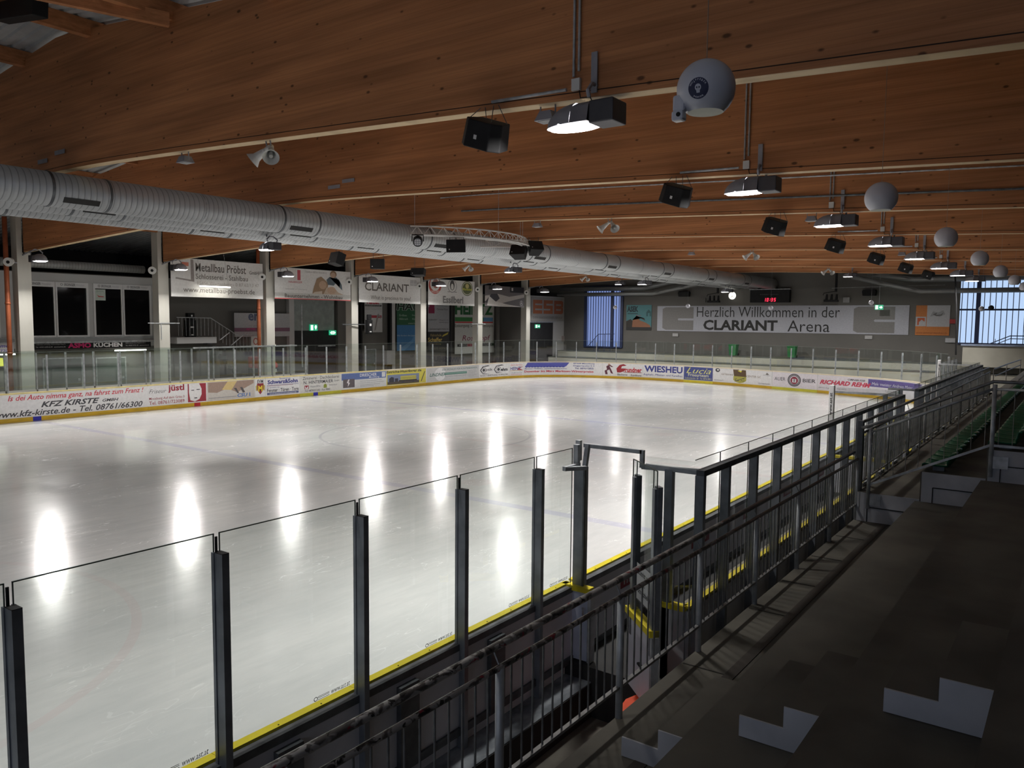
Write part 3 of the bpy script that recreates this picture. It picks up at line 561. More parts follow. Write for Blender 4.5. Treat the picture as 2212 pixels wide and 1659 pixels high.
for k, (s0, s1, bg, desc, items) in enumerate(ADS):
    n = max(1, int((s1-s0)/.5)); mid = (s0+s1)/2; q, t_ = pt(mid)
    e0 = ADS[k-1][1] if k else s0; g = .004
    e0 = (e0+s0)/2+g; e1 = ((s1+ADS[k+1][0])/2 if k+1 < len(ADS) else s1)-g
    t = thing('dasher_board', 'rink board section carrying the '+desc, 'rink board', (q.x, q.y, 0), BD)
    MB().slab(SP, e0, e1, .0, 1.13, -.09, 0, n).build('board_panel', BOARDW, t)
    MB().slab(SP, e0, e1, .0, .17, .0, .012, n).build('kick_strip', CHM[k], t)
    MB().slab(SP, e0, e1, 1.13, 1.19, -.10, .012, n).build('cap_rail', CREAM if s0 > 30 else M('cap_yellow', (.78, .66, .30), .4) if 'cap_yellow' not in bpy.data.materials else bpy.data.materials['cap_yellow'], t)
    ad = MB().slab(SP, s0, s1, .195, 1.11, .002, .006, n*2).build('advert_sheet', C(bg, .35), t)
    BOARDS.append((e0, e1, t)); R = rel(s0, s1); by = {}
    for it in items:
        col = {'t': lambda: it[6], 'r': lambda: it[5], 'o': lambda: it[5], 'g': lambda: it[5], 'p': lambda: it[2]}[it[0]]()
        kind = 'lettering' if it[0] == 't' else 'emblem'
        lay = by.setdefault((kind, tuple(col), len([1 for x in by]) if it[0] in 'pt' else 0), [MB(), items.index(it)])
        m = lay[0]; D = .0065+.0007*(items.index(it)+1)
        if it[0] == 't':
            u0, u1, v0, v1 = R(*it[2:6]); m.text(SP, it[1], u0, u1, v0, v1, D+.003, it[7], it[8])
        elif it[0] == 'r':
            u0, u1, v0, v1 = R(*it[1:5]); m.rect(SP, u0, u1, v0, v1, D, max(1, int((u1-u0)*2)))
        elif it[0] in 'og':
            u, _, v, _ = R(it[1], 0, it[2], 0); ru = it[3]*(s1-s0); rv_ = it[4]*.915
            (m.disc if it[0] == 'o' else lambda *a: m.ring(*a[:5], min(ru, rv_)*.16, a[5]))(SP, u, v, ru, rv_, D)
        else:
            m.poly(SP, [(R(a, 0, b, 0)[0], R(0, 0, b, 0)[2]) for a, b in it[1]], D)
    for (kind, col, _), (m, _i) in by.items():
        if m.v: m.build(kind, C(col), ad)
for s, mat, lab in ((12.72, KBLUE, 'blue marker block on the kick strip at the end of the near blue line'), (20.0, KRED, 'red marker block on the yellow kick strip at the centre line'), (27.32, KBLUE, 'blue marker block on the yellow kick strip at the far blue line')):
    tag(MB().slab(SP, s-.16, s+.16, 0, .172, .012, .02).build('line_marker', mat), lab, 'marker', 'line markers on the kick strip')
# posts and glass on the far boards
posts = []; s = 7.2
while s < 80.5: posts.append(s); s += 1.525 if s > 33 else 1.5
GZ = 2.82
def board_at(s):
    for a, b, t in BOARDS:
        if a <= s < b: return t
    return BOARDS[0][2] if s < 10 else BOARDS[-1][2]
PROTO = {}
def glass_post(loc, rot, par, z0=1.19, z1=2.70, wid=.055, dep=.07):
    if 'p' not in PROTO:
        m = MB().box(-wid/2, wid/2, -dep/2, dep/2, 0, z1-z0).box(-wid/2+.012, wid/2-.012, -dep/2-.018, -dep/2, 0, z1-z0-.02)
        me = m.build('glass_post', STEEL); PROTO['p'] = me.data; bpy.data.objects.remove(me)
    o = bpy.data.objects.new('glass_post', PROTO['p']); COL.objects.link(o); o.parent = par; o.location = Vector(loc)-par.location; o.rotation_euler = (0, 0, rot)
    return o
FGE = M('far_glass_edge', (.28, .33, .30), .3, 0, 0)
for i, s in enumerate(posts):
    q, t_ = pt(s); p_ = SP(s, 1.19, -.06)
    glass_post((p_[0], p_[1], 1.19), math.atan2(t_.y, t_.x), board_at(s))
    if i+1 < len(posts):
        e = posts[i+1]; g_ = MB().rect(SP, s+.02, e-.02, 1.2, GZ, -.03, 2).build('glass_pane', GLASS, board_at((s+e)/2))
        MB().slab(SP, s+.02, e-.02, GZ-.004, GZ+.004, -.034, -.026, 2).build('glass_edge', FGE, g_)
# rear shields of the benches across the ice
t = thing('bench_shield', 'glass shield with steel posts behind the benches on the far left', 'bench shield', (-31.6, -1, 0), 'bench shields across the ice')
m = MB()
for i in range(15): MB().box(-31.64, -31.56, -9.0+1.22*i-.03, -9.0+1.22*i+.03, 0, 2.72).build('shield_post', STEEL, t)
MB().box(-31.62, -31.58, -9, 8.1, 1.15, 2.82).build('shield_glass', GLASS, t)
MB().box(-31.68, -31.52, .9, 7.3, 2.72, 2.80).build('shield_rail', STEEL, t)
MB().box(-31.64, -31.56, -9, 8.1, .0, 1.15).build('shield_board', BOARDW, t)
MB().box(-31.2, -30.9, -8.6, -.6, .42, .48).box(-31.2, -30.9, .6, 7.8, .42, .48).box(-31.1, -31.0, -8.5, -8.4, 0, .42).box(-31.1, -31.0, 7.6, 7.7, 0, .42).build('bench_seat', WOODL, t)
# ------------------------------------------------------------------ left side: facade, windows, doors
FX = -37.08; SF = SX(FX)
o = struct(MB().box(-37.1, -37.0, -14, 2.05, 2.72, 6.45).build('wall_facade', PANEL))
struct(MB().box(-37.1, -36.8, -14, 2.05, 2.95, 3.05).box(-37.1, -36.85, -14, 2.05, 3.2, 3.24).build('trim_5', STEEL))
def fac_window(n, y0, y1, sign=True):
    w_ = struct(MB().box(-37.02, -36.99, y0, y1, 3.33, 5.78).build('window_%d' % n, BLKGL))
    MB().box(-37.0, -36.94, y0-.1, y0, 3.25, 6.02).box(-37.0, -36.94, y1, y1+.1, 3.25, 6.02).box(-37.0, -36.94, y0, y1, 3.25, 3.34).box(-37.0, -36.94, y0, y1, 5.76, 6.02).build('window_frame', FRAME, w_)
    if sign:
        m = MB(); S = SX(-36.935); m.text(S, 'ERDINGER', y0+(y1-y0)*.24, y0+(y1-y0)*.62, 5.83, 5.96, .002, .01); m.build('lettering', C((.12, .12, .14)), w_); MB().ring(S, y0+(y1-y0)*.15, 5.9, .06, .06, .02, .002).build('emblem', C((.12, .12, .14)), w_)
        MB().text(S, 'Weissbier', y0+(y1-y0)*.65, y0+(y1-y0)*.93, 5.84, 5.95, .002, 0, .2).build('lettering', C((.5, .5, .52)), w_)
for n, (a, b) in enumerate([(-9.6, -7.9), (-7.7, -5.9), (-4.9, -3.36), (-3.18, -1.75), (-1.3, .06), (.24, 1.64)]): fac_window(n+3, a, b, n > 1)
g = MB().rect(SX(-36.98), -1.28, -.75, 5.15, 5.72, 0).build('paper_notice', C((.55, .62, .56)))
tag(g, 'pale notice sheet with a red arrow taped inside a dark window', 'notice')
MB().poly(SX(-36.975), [(-1.2, 5.45), (-1.1, 5.38), (-.85, 5.36), (-.85, 5.32), (-1.12, 5.33)]).build('red_arrow', C((.5, .03, .03)), g)
MB().text(SX(-36.975), 'Eintritt', -1.2, -.85, 5.58, 5.67, 0).build('lettering', C((.25, .35, .3)), g)
o = thing('fascia_sign', 'long black kitchen-shop sign with magenta and white capitals below the dark windows', 'sign', (-36.95, -.8, 2.85))
MB().box(-36.95, -36.90, -5.0, 1.62, 2.66, 2.98).build('sign_panel', BLACK, o)
S = SX(-36.895)
MB().text(S, 'ASMO', -2.78, -1.62, 2.69, 2.96, .002, .05).build('lettering', C((.62, .02, .16)), o)
MB().text(S, 'KÜCHEN', -1.5, .02, 2.71, 2.98, .002, .04).build('lettering', C((.75, .75, .76)), o)
for st, a, b, c, d in (("'s Schönste in Freising, Clemensänger-Ring 7a", -4.3, -2.9, 2.86, 2.92), ('Tel. +49 81 6150 62-49   asmokuechen.de', -4.3, -2.9, 2.74, 2.8), ('84036 Landshut Nord, Maybachstraße 3', .2, 1.3, 2.86, 2.92), ('Tel. +49 871 97 51 20   asmokuechen.de', .2, 1.5, 2.74, 2.8)):
    MB().text(S, st, a, b, c, d, .002).build('lettering', C((.6, .6, .6)), o)
o = thing('hanging_sign', 'small grey sign with a blue name and phone digits at the far left edge', 'sign', (-36.7, -6, 2.8))
MB().box(-36.75, -36.72, -7.4, -5.35, 2.5, 3.0).build('sign_panel', C((.5, .5, .52)), o)
MB().text(SX(-36.715), 'Mallemer', -6.6, -5.42, 2.8, 2.95, .002, .02, .3).build('lettering', C((.08, .06, .35)), o); MB().text(SX(-36.715), '08761/77081', -6.6, -5.42, 2.56, 2.7, .002, .01).build('lettering', C((.08, .06, .35)), o)
o = MB().box(-36.9, -36.86, -6.4, -5.38, 1.9, 2.3).build('yellow_sign', C((.7, .72, .05))); tag(o, 'yellow square sign under the tube light at the left edge', 'sign')
for n, (a, b, zt) in enumerate([(-3.9, -2.1, 2.15), (-1.3, .2, 2.1), (17.9, 18.8, 2.08), (-9.5, -8.3, 2.1)]):
    d = struct(MB().box(-37.09, -37.03, a, b, 0, zt).build('door_%d' % (n+1), M('door_dark_%d' % n, (.09, .11, .10), .5)))
    MB().box(-37.02, -36.98, b-.2, b-.08, 1.0, 1.12).build('door_handle', STEEL, d)
    MB().box(-37.08, -37.0, a-.06, a, 0, zt+.06).box(-37.08, -37.0, b, b+.06, 0, zt+.06).box(-37.08, -37.0, a, b, zt, zt+.06).build('door_frame', STEEL, d)
def tube_lamp(y0, y1, z, X, lab, s=1):
    o = thing('tube_light', lab, 'light', (X, (y0+y1)/2, z), 'fluorescent tube lights')
    MB().box(X-.05, X+.05, y0, y1, z+.02, z+.09).build('lamp_body', SPEAKW, o)
    MB().cyl((X, y0, z-.01), (X, y1, z-.01), .035, 10).build('light_tube', TUBE_E, o)
    if X > -34: MB().cyl((X, y0+.1, z+.09), (-33.2, y0+.1, 8.6), .006, 5).cyl((X, y1-.1, z+.09), (-33.2, y1-.1, 8.6), .006, 5).build('hanging_wire', STEEL, o)
    else: MB().box(-37.0, X, (y0+y1)/2-.03, (y0+y1)/2+.03, z+.03, z+.06).build('wall_arm', STEEL, o)
    ld = bpy.data.lights.new('tube', 'AREA'); ld.shape = 'RECTANGLE'; ld.size = .08; ld.size_y = y1-y0; ld.energy = 22*s; ld.color = (1, .95, .82)
    l = bpy.data.objects.new('tube_glow', ld); COL.objects.link(l); l.parent = o; l.location = (0, 0, -.06)
tube_lamp(-.75, .95, 2.55, -36.2, 'bright tube light above the double door below the dark windows', 1.3)
tube_lamp(-7.4, -5.4, 2.5, -36.2, 'bright tube light at the far left edge above the yellow sign', 1.3)
tube_lamp(1.95, 3.75, 5.95, -32.6, 'bright tube light hanging before the metalwork banner', .6)
tube_lamp(8.8, 9.4, 2.6, -36.2, 'short bright tube light above the red vehicle', .8)
struct(MB().box(-37.08, -34.2, -14, 33.8, -.02, .015).build('trim_6', PAV))
# stair, platform and railing between the second and third column
o = thing('stair_platform', 'white-fronted raised platform with dark stairs and a steel railing', 'stair', (-36, 4.5, 0))
MB().box(-36.9, -35.6, 2.4, 4.85, 2.85, 3.2).build('platform', PANEL, o)
m = MB()
for k in range(9): m.box(-36.95, -36.5, 4.85+.32*k, 5.17+.32*k, 2.75-.3*k, 2.95-.3*k)
m.build('stair_flight', STEELD, o)
m = MB(); m.tube([(-35.6, 2.4, 4.3), (-35.6, 4.5, 4.28), (-35.6, 6.2, 3.3), (-35.6, 7.6, 3.28)], .025)
for k in range(22): y = 2.5+.23*k; zt = 4.28 if y < 4.5 else (4.28-.98*(y-4.5)/1.7 if y < 6.2 else 3.28); m.cyl((-35.6, y, zt-1.0), (-35.6, y, zt), .01, 5)
m.build('railing', STEEL, o)
m = MB(); m.tube([(-35.3, 4.9, 3.05), (-35.3, 5.5, 3.45)], .03).tube([(-35.3, 5.6, 2.7), (-35.3, 6.5, 3.35)], .03); m.build('brace_rail', STEEL, o)
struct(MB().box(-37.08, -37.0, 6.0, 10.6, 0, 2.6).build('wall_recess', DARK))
o = thing('speaker_stack', 'tall black speaker stack standing on the white platform', 'speaker', (-35.9, 3.4, 3.2))
MB().box(-36.1, -35.7, 3.15, 3.65, 3.2, 4.15).build('speaker_box', BLACK, o, bevel=.02); MB().box(-36.05, -35.75, 3.2, 3.6, 4.15, 4.55).build('speaker_top', BLACK, o, bevel=.02)
MB().box(-35.7, -35.69, 3.3, 3.5, 3.72, 3.8).box(-35.75, -35.74, 3.38, 3.46, 4.35, 4.45).box(-35.7, -35.69, 3.33, 3.45, 3.3, 3.36).build('white_label', C((.7, .7, .7)), o)
o = thing('stand_speaker', 'tall black loudspeaker on a bracket at the column by the white company banner', 'speaker', (-32.9, 14.2, 3.9))
MB().box(-33.05, -32.75, 14.02, 14.42, 3.35, 4.25).box(-33.0, -32.8, 14.1, 14.38, 4.25, 4.6).build('speaker_box', BLACK, o, bevel=.03)
MB().bar((-33.18, 12.2, 3.95), (-33.02, 14.1, 3.95), .05).build('bracket_arm', STEELD, o); MB().box(-32.75, -32.74, 14.15, 14.3, 3.85, 4.0).box(-32.75, -32.74, 14.15, 14.3, 3.45, 3.52).build('white_label', C((.7, .7, .7)), o)
for y, lab in ((.2, 'thin steel bracket arm crossing the second column'), (26.0, 'thin steel bracket arm crossing the column before the green waste banner')):
    tag(MB().bar((-33.18, y-.8, 4.0), (-33.18, y+.9, 4.0), .04).bar((-33.18, y-.1, 3.2), (-33.18, y-.1, 4.0), .03).build('bracket_arm', STEEL), lab, 'bracket')
# red vehicle and other concourse bits
o = thing('vehicle', 'small glossy red vehicle parked behind the far bench glass', 'vehicle', (-35.8, 8.2, 0))
rd = M('red_gloss', (.7, .02, .02), .2, coat=.5)
MB().prism([(7.5, 1.25), (7.45, 1.95), (7.8, 2.0), (8.5, 1.85), (8.9, 1.5), (8.9, 1.25)], 'x', -36.4, -35.3).build('body', rd, o, bevel=.08)
MB().box(-36.4, -35.4, 7.5, 8.95, .45, 1.25).build('chassis', BLACK, o, bevel=.05); 
for yy in (7.8, 8.6): MB().cyl((-35.3, yy, .35), (-35.6, yy, .35), .33, 18).build('wheel', RUBBER, o)
MB().box(-35.29, -35.27, 8.45, 8.75, 1.0, 1.2).build('number_plate', C((.6, .6, .55)), o)
tag(MB().box(-36.9, -36.6, 19.55, 20.4, .95, 2.0).build('wall_cabinet', PANEL, bevel=.02), 'pale wall cabinet right of the small dark door', 'cabinet')
# large rolling door bay between the third and fourth column
struct(MB().box(-37.08, -36.9, 11.4, 14.8, 3.5, 6.4).build('wall_panel', M('green_grey_panel', (.25, .28, .27), .6)))
d = struct(MB().box(-37.08, -37.0, 11.3, 15.0, 0, 3.5).build('door_5', DARK)); MB().box(-36.98, -36.9, 13.4, 14.9, 2.42, 2.5).build('door_bar', STEEL, d)
for y, w_, mt, n in ((15.3, .5, WALLG, 7), (17.25, .16, BLACK, 8), (20.2, .2, BLACK, 9), (20.45, .35, PANEL, 10), (11.15, .4, PANEL, 11), (26.9, .3, BLACK, 12), (33.3, .5, WALLG, 13)):
    struct(MB().box(-37.08, -36.8, y-w_/2, y+w_/2, 0, 6.5).build('trim_%d' % n, mt))
tag(MB().cyl((-35.5, 10.9, 1.2), (-35.5, 10.9, 5.2), .04, 8).build('thin_pole', STEEL), 'thin pale pole standing before the grey rolling-door bay', 'pole')
def exit_sign(S, u, v, w_, h, lab, parts):
    o = thing('exit_sign', lab, 'exit sign', S(u, v, 0), 'green exit signs')
    MB().slab(S, u-w_/2, u+w_/2, v-h/2, v+h/2, 0, .06).build('sign_box', E_('exit_green', (.01, .42, .2), 1.0) if 'exit_green' not in bpy.data.materials else bpy.data.materials['exit_green'], o)
    wm = E_('exit_white', (.75, 1, .85), 1.5) if 'exit_white' not in bpy.data.materials else bpy.data.materials['exit_white']
    m = MB()
    for q in parts:
        if q[0] == 'r': m.rect(S, u+w_*q[1], u+w_*q[2], v+h*q[3], v+h*q[4], .064)
        else: m.poly(S, [(u+w_*a, v+h*b_) for a, b_ in q[1:]], .064)
    m.build('pictogram', wm, o)
man = [('r', -.42, -.1, -.4, .4)]; dn = [('p', (.08, .1), (.2, .38), (.32, .38), (.42, .1), (.25, -.38)), ]; rt = [('p', (.05, .12), (.22, .12), (.22, .35), (.44, 0), (.22, -.35), (.22, -.12), (.05, -.12))]
exit_sign(SX(-36.85), 12.95, 3.7, .62, .42, 'green exit sign with a down arrow above the dark door bay', man+dn)
exit_sign(SX(-36.7), 14.45, 3.35, .6, .32, 'green double-arrow exit sign right of the down-arrow sign', [('r', -.2, -.04, -.35, .35), ('r', .04, .2, -.35, .35), ('p', (-.24, .25), (-.24, -.25), (-.44, 0)), ('p', (.24, .25), (.24, -.25), (.44, 0))])
exit_sign(SX(-34.045), 35.4, 3.8, .75, .32, 'green exit sign above the dark doorway at the far left corner', man+rt)
exit_sign(SY(38.6), -7.05, 5.45, .55, .34, 'small green exit sign before the right end of the welcome banner', man+rt)
MB().cyl((-7.05, 38.57, 5.6), (-7.05, 38.57, 9.0), .012, 6).build('hanging_rod', STEEL, bpy.data.objects['exit_sign.003'])
tag(MB().box(-34.04, -34.0, 39.4, 39.9, 2.4, 2.9).build('round_notice', C((.35, .3, .28))), 'small notice with a round mark near the far left corner', 'notice')
d = struct(MB().box(-34.12, -34.04, 34.3, 37.9, 0, 4.12).build('door_6', DARK)); MB().box(-34.05, -34.0, 34.25, 38.0, 4.12, 4.2).build('door_frame', STEEL, d)
# ------------------------------------------------------------------ banners
def banner(name, S, u0, u1, v0, v1, bg, lab, items, grp=None, thick=.012, sag=0, cat='banner'):
    o = thing(name, lab, cat, S((u0+u1)/2, v0, 0), grp)
    MB().slab(S, u0, u1, v0, v1, -thick, 0, 6).build('banner_sheet', C(bg, .55), o)
    by = {}; W = u1-u0; H = v1-v0
    for i, it in enumerate(items):
        col = it[6] if it[0] == 't' else it[5] if it[0] in 'rog' else it[2]
        nm = 'lettering' if it[0] == 't' else 'picture'
        m = by.setdefault((nm, tuple(col), i if it[0] in 'pt' else 0), MB()); D = .003+.0009*i
        if it[0] == 't': m.text(S, it[1], u0+W*it[2], u0+W*it[3], v0+H*it[4], v0+H*it[5], D+.004, *(it[7:9] if len(it) > 7 else ()))
        elif it[0] == 'r': m.rect(S, u0+W*it[1], u0+W*it[2], v0+H*it[3], v0+H*it[4], D)
        elif it[0] == 'o': m.disc(S, u0+W*it[1], v0+H*it[2], it[3]*W, it[4]*H, D)
        elif it[0] == 'g': m.ring(S, u0+W*it[1], v0+H*it[2], it[3]*W, it[4]*H, min(it[3]*W, it[4]*H)*.14, D)
        else: m.poly(S, [(u0+W*a, v0+H*b_) for a, b_ in it[1]], D)
    for (nm, col, _), m in by.items(): m.build(nm, C(col, .55), o)
    return o
SB = SX(-33.0); BW = (.60, .60, .585); G1 = 'banners hung between the columns'; T = (.12, .11, .10)
banner('metalwork_banner', SB, .58, 6.15, 5.37, 7.35, BW, 'long white banner of a metalwork firm with thin grey lettering', [('p', [(.05,.5),(.2,.45),(.2,.98),(.23,.98),(.235,.4),(.045,.46)], (.25,.23,.22)), ('r',.1,.18,.8,.9,(.45,.15,.1)), ('t','Metallbau Pröbst',.25,.8,.68,.9,T,.012,0), ('t','GmbH',.84,.95,.68,.78,T,0,0), ('t','Schlosserei - Stahlbau',.25,.82,.48,.62,T), ('t','85456 Wartenberg - 0 87 62/13 47',.26,.95,.3,.42,(.38,.36,.34)), ('t','www.metallbau-proebst.de',.12,.9,.08,.26,T)], G1)
banner('family_banner', SB, 6.95, 12.75, 5.43, 7.25, BW, 'banner of a building firm with a family photo and a red bottom edge', [('r',0,1,0,.03,(.5,.1,.1)), ('r',0,1,.03,.2,(.48,.48,.46)), ('t','Bauunternehmen - Wohnbau',.12,.88,.05,.17,T,.02,0), ('r',.18,.27,.62,.98,(.55,.52,.5)), ('r',.28,.32,.62,.95,(.45,.08,.1)), ('t','HALBINGER',.17,.34,.52,.59,(.45,.08,.1),0,0), ('t','Rosenbergstraße 12-15 · 85368 Moosburg',.13,.4,.3,.34,(.3,.3,.3)), ('t','Telefon 08761/66660-0',.38,.66,.88,.94,(.3,.3,.3)), ('p',[(.47,.2),(.49,.42),(.53,.7),(.59,.78),(.64,.68),(.69,.55),(.66,.3),(.62,.2)],(.27,.18,.11)), ('o',.61,.5,.05,.14,(.42,.29,.2)), ('p',[(.62,.2),(.66,.42),(.72,.45),(.78,.4),(.82,.28),(.9,.2)],(.45,.36,.28)), ('o',.73,.33,.06,.13,(.44,.31,.22)), ('p',[(.66,.68),(.7,.78),(.8,.78),(.85,.62),(.84,.45),(.88,.35),(.87,.55),(.83,.72),(.76,.5),(.68,.52)],(.08,.11,.13)), ('o',.755,.88,.045,.12,(.2,.12,.07)), ('o',.752,.85,.035,.09,(.4,.28,.2)), ('p',[(.47,.2),(.5,.26),(.6,.3),(.6,.2)],(.5,.42,.34))], G1)
banner('company_banner', SB, 13.45, 19.25, 5.38, 7.2, BW, 'white banner with large black capitals and a smaller question beneath', [('t','CLARIANT',.09,.8,.42,.72,T,.015,0), ('t','What is precious to you?',.18,.83,.07,.26,T,0,0), ('r',.82,.88,.68,.9,(.42,.42,.42)), ('r',.885,.93,.68,.9,(.42,.42,.42)), ('r',.83,.93,.74,.76,BW)], G1)
banner('emblem_banner', SB, 20.06, 25.3, 5.36, 7.2, BW, 'white banner with three round emblems and blackletter script', [('o',.14,.75,.13,.33,(.45,.08,.06)), ('o',.14,.8,.1,.26,(.62,.61,.58)), ('o',.15,.82,.06,.18,(.35,.15,.12)), ('t','WEISSBIER',.06,.24,.46,.56,(.62,.61,.58),0,0), ('g',.5,.76,.1,.26,(.3,.3,.3)), ('o',.5,.8,.05,.2,(.07,.07,.07)), ('o',.5,.74,.03,.12,(.6,.6,.58)), ('r',.4,.45,.52,.54,T), ('r',.55,.6,.52,.54,T), ('o',.83,.7,.125,.3,(.10,.12,.05)), ('g',.83,.7,.115,.27,(.5,.5,.4)), ('o',.83,.8,.04,.1,(.5,.45,.2)), ('t','Warsteiner',.72,.94,.62,.72,(.6,.6,.1),.02,0), ('t','Essilberl',.3,.74,.08,.36,(.2,.2,.2),.03,0)], G1)
banner('car_banner', SB, 26.6, 31.9, 5.38, 7.0, (.13,.12,.12), 'dark wrinkled car banner with a ringed star at its lower right', [('p',[(0,.5),(.3,.62),(.6,.5),(1,.66),(1,.5),(.6,.28),(.3,.1),(0,.25)],(.42,.39,.36)), ('p',[(.0,.2),(.15,.6),(.3,.62),(.36,.4),(.2,.1)],(.05,.05,.055)), ('p',[(.05,.05),(.35,.0),(.9,.02),(.55,.12),(.25,.25),(.1,.5)],(.55,.53,.5)), ('r',.62,.98,.72,1,(.015,.015,.017)), ('r',.66,.7,.8,.95,(.5,.5,.5)), ('g',.92,.2,.04,.13,(.7,.7,.7)), ('p',[(.92,.32),(.93,.2),(.955,.12),(.92,.17),(.885,.12),(.91,.2)],(.7,.7,.7))], G1)
SW_ = SX(-36.75); G2 = 'posters on the left wall'
banner('glove_poster', SX(-36.7), 6.8, 10.9, 3.15, 4.6, (.42,.43,.45), 'grey poster with a rounded dark name and a purple strip', [('r',0,1,.22,.38,(.2,.1,.16)), ('t','ergo.',.24,.66,.55,.98,(.1,.12,.2),.03,0), ('t','wir geben sicher halt',.24,.7,.42,.5,(.3,.3,.33)), ('t','ergo',.2,.36,.25,.36,(.5,.05,.2),.03)], G2)
banner('club_banner', SX(-35.5), 7.1, 8.75, 2.6, 3.2, (.42,.42,.40), 'small banner with a round red and a round green emblem on the stair railing', [('o',.2,.5,.11,.36,(.3,.08,.07)), ('o',.2,.5,.07,.25,(.5,.45,.4)), ('o',.82,.5,.12,.38,(.07,.08,.03)), ('o',.82,.5,.07,.2,(.5,.5,.15)), ('t','Essilberl',.38,.66,.08,.3,(.2,.2,.2),.02)], G2)
banner('paint_poster', SW_, 17.5, 19.25, 3.35, 5.7, (.50,.50,.50), 'narrow white poster with a red paint-shop name and a painted arm', [('t','Pfanzelt',.13,.82,.86,.97,(.5,.02,.05),.04), ('r',.02,.95,.79,.84,(.03,.03,.03)), ('t','LACKIERTECHNIK',.05,.9,.8,.83,(.5,.5,.5)), ('t','Unfallinstandsetzung · Beschriftungen',.05,.95,.73,.755,T), ('t','Oldtimer · Fahrzeugvermietung',.05,.95,.69,.715,T), ('r',.2,.95,.44,.52,(.35,.03,.05)), ('p',[(.54,.05),(.6,.06),(.78,.5),(.92,.4),(.9,.48),(.76,.58),(.68,.5)],(.26,.24,.23)), ('r',.05,.35,.3,.31,T), ('r',.05,.3,.24,.25,T), ('r',.05,.32,.18,.19,T)], G2)
banner('demolition_banner', SW_, 20.75, 23.4, 1.95, 5.8, (.01,.09,.035), 'tall banner green above and blue below with black outlined capitals', [('r',0,1,0,.5,(.03,.16,.36)), ('p',[(0,.0),(.3,.0),(1,.3),(1,.5),(.6,.2)],(.08,.24,.45)), ('t','HAUF',-.02,1.25,.78,.95,(.45,.5,.46),.07,.1), ('t','HAUF',0,1.22,.785,.945,(.005,.02,.01),.03,.1), ('t','· Erdbau',.04,.4,.67,.71,(.35,.45,.38)), ('t','· Abbruch',.04,.44,.6,.64,(.35,.45,.38)), ('t','· Entsorgung',.58,1.0,.67,.71,(.35,.45,.38)), ('t','· Kieswerk',.58,1.0,.6,.64,(.35,.45,.38)), ('t','www.hauf.de',.45,.95,.52,.55,(.4,.45,.4)), ('t','Wir fördern den Jugendsport',.0,.98,.27,.31,(.4,.5,.6)), ('t','M',.86,.98,.03,.12,(.55,.6,.65),.02)], G2)
banner('renovation_poster', SW_, 24.2, 26.75, 3.35, 5.75, (.36,.37,.40), 'grey renovation poster with maroon block letters', [('r',.02,.3,.6,.72,(.25,.02,.07)), ('t','E',.06,.3,.7,.95,(.25,.02,.07),.1), ('t','ER',.02,.3,.6,.8,(.25,.02,.07),.06), ('t','Renovierungen',.4,.94,.83,.88,T), ('t','Christian Maier',.4,.94,.71,.77,T), ('t','Tel. 08761/725639',.02,.4,.37,.41,T), ('t','Ziegelei 29',.52,.94,.36,.4,T), ('t','85368 Moosburg',.52,.94,.28,.32,T), ('t','· renovierungen-maier.de',.02,.95,.05,.11,T,.01)], G2)
banner('driving_school_poster', SW_, 24.2, 26.75, 1.85, 3.33, (.02,.02,.02), 'black driving-school poster with yellow lettering', [('t','Fahrschule',.12,.62,.76,.9,(.45,.35,.12)), ('t','Schaffer',.0,.66,.48,.7,(.6,.45,.12),.02), ('t','Moosburg',.12,.6,.3,.4,(.35,.28,.12)), ('t','Tel. 0170 / 8 23 56 72',.12,.92,.06,.16,(.25,.22,.15)), ('p',[(.64,.72),(.92,.86),(.96,.98),(.7,.84)],(.45,.38,.05))], G2)
banner('waste_banner', SW_, 27.45, 32.7, 1.5, 5.75, (.50,.51,.49), 'tall white waste-disposal banner with huge dark green slab capitals', [('t','HEINTZ',.0,.97,.76,.98,(.02,.12,.035),.05), ('r',0,.97,.63,.71,(.03,.18,.04)), ('r',.72,.97,.63,.71,(.1,.25,.42)), ('r',0,.97,.60,.625,(.45,.03,.03)), ('t','Entsorgung. Logistik. Konzepte.',.0,.99,.5,.58,T,.01), ('t','Rosskopf',.18,.9,.22,.36,(.2,.02,.06),0,.2), ('o',.5,.42,.05,.06,(.06,.03,.03)), ('r',.06,1,.14,.19,(.03,.03,.03)), ('r',.3,.6,.14,.19,(.3,.03,.05)), ('t','WERBUNG · SCHRIFTEN · TEXTILDRUCK',.1,.95,.15,.18,(.5,.5,.5))], G2)
banner('corner_banner', SX(-34.0), 34.4, 39.7, 4.25, 6.35, (.36,.35,.33), 'faded grey banner with big faded orange capitals above the corner doorway', [('r',.05,.32,.73,.88,(.42,.14,.05)), ('r',.05,.32,.52,.66,(.42,.14,.05)), ('r',.05,.32,.31,.45,(.42,.14,.05)), ('r',.05,.11,.31,.88,(.42,.14,.05)), ('p',[(.36,.88),(.64,.88),(.64,.74),(.44,.74),(.44,.66),(.64,.66),(.64,.31),(.36,.31),(.36,.45),(.56,.45),(.56,.52),(.36,.52)],(.42,.14,.05)), ('r',.68,.93,.73,.88,(.40,.13,.07)), ('r',.68,.93,.52,.66,(.40,.13,.07)), ('r',.68,.93,.31,.45,(.40,.13,.07)), ('r',.68,.74,.31,.88,(.40,.13,.07)), ('r',.9,.96,.34,.58,(.40,.13,.07)), ('r',.9,.96,.6,.85,(.40,.13,.07)), ('t','IDEEN. INNOVATIONEN. SERVICE.',.04,.94,.1,.2,(.22,.21,.2))], G1)
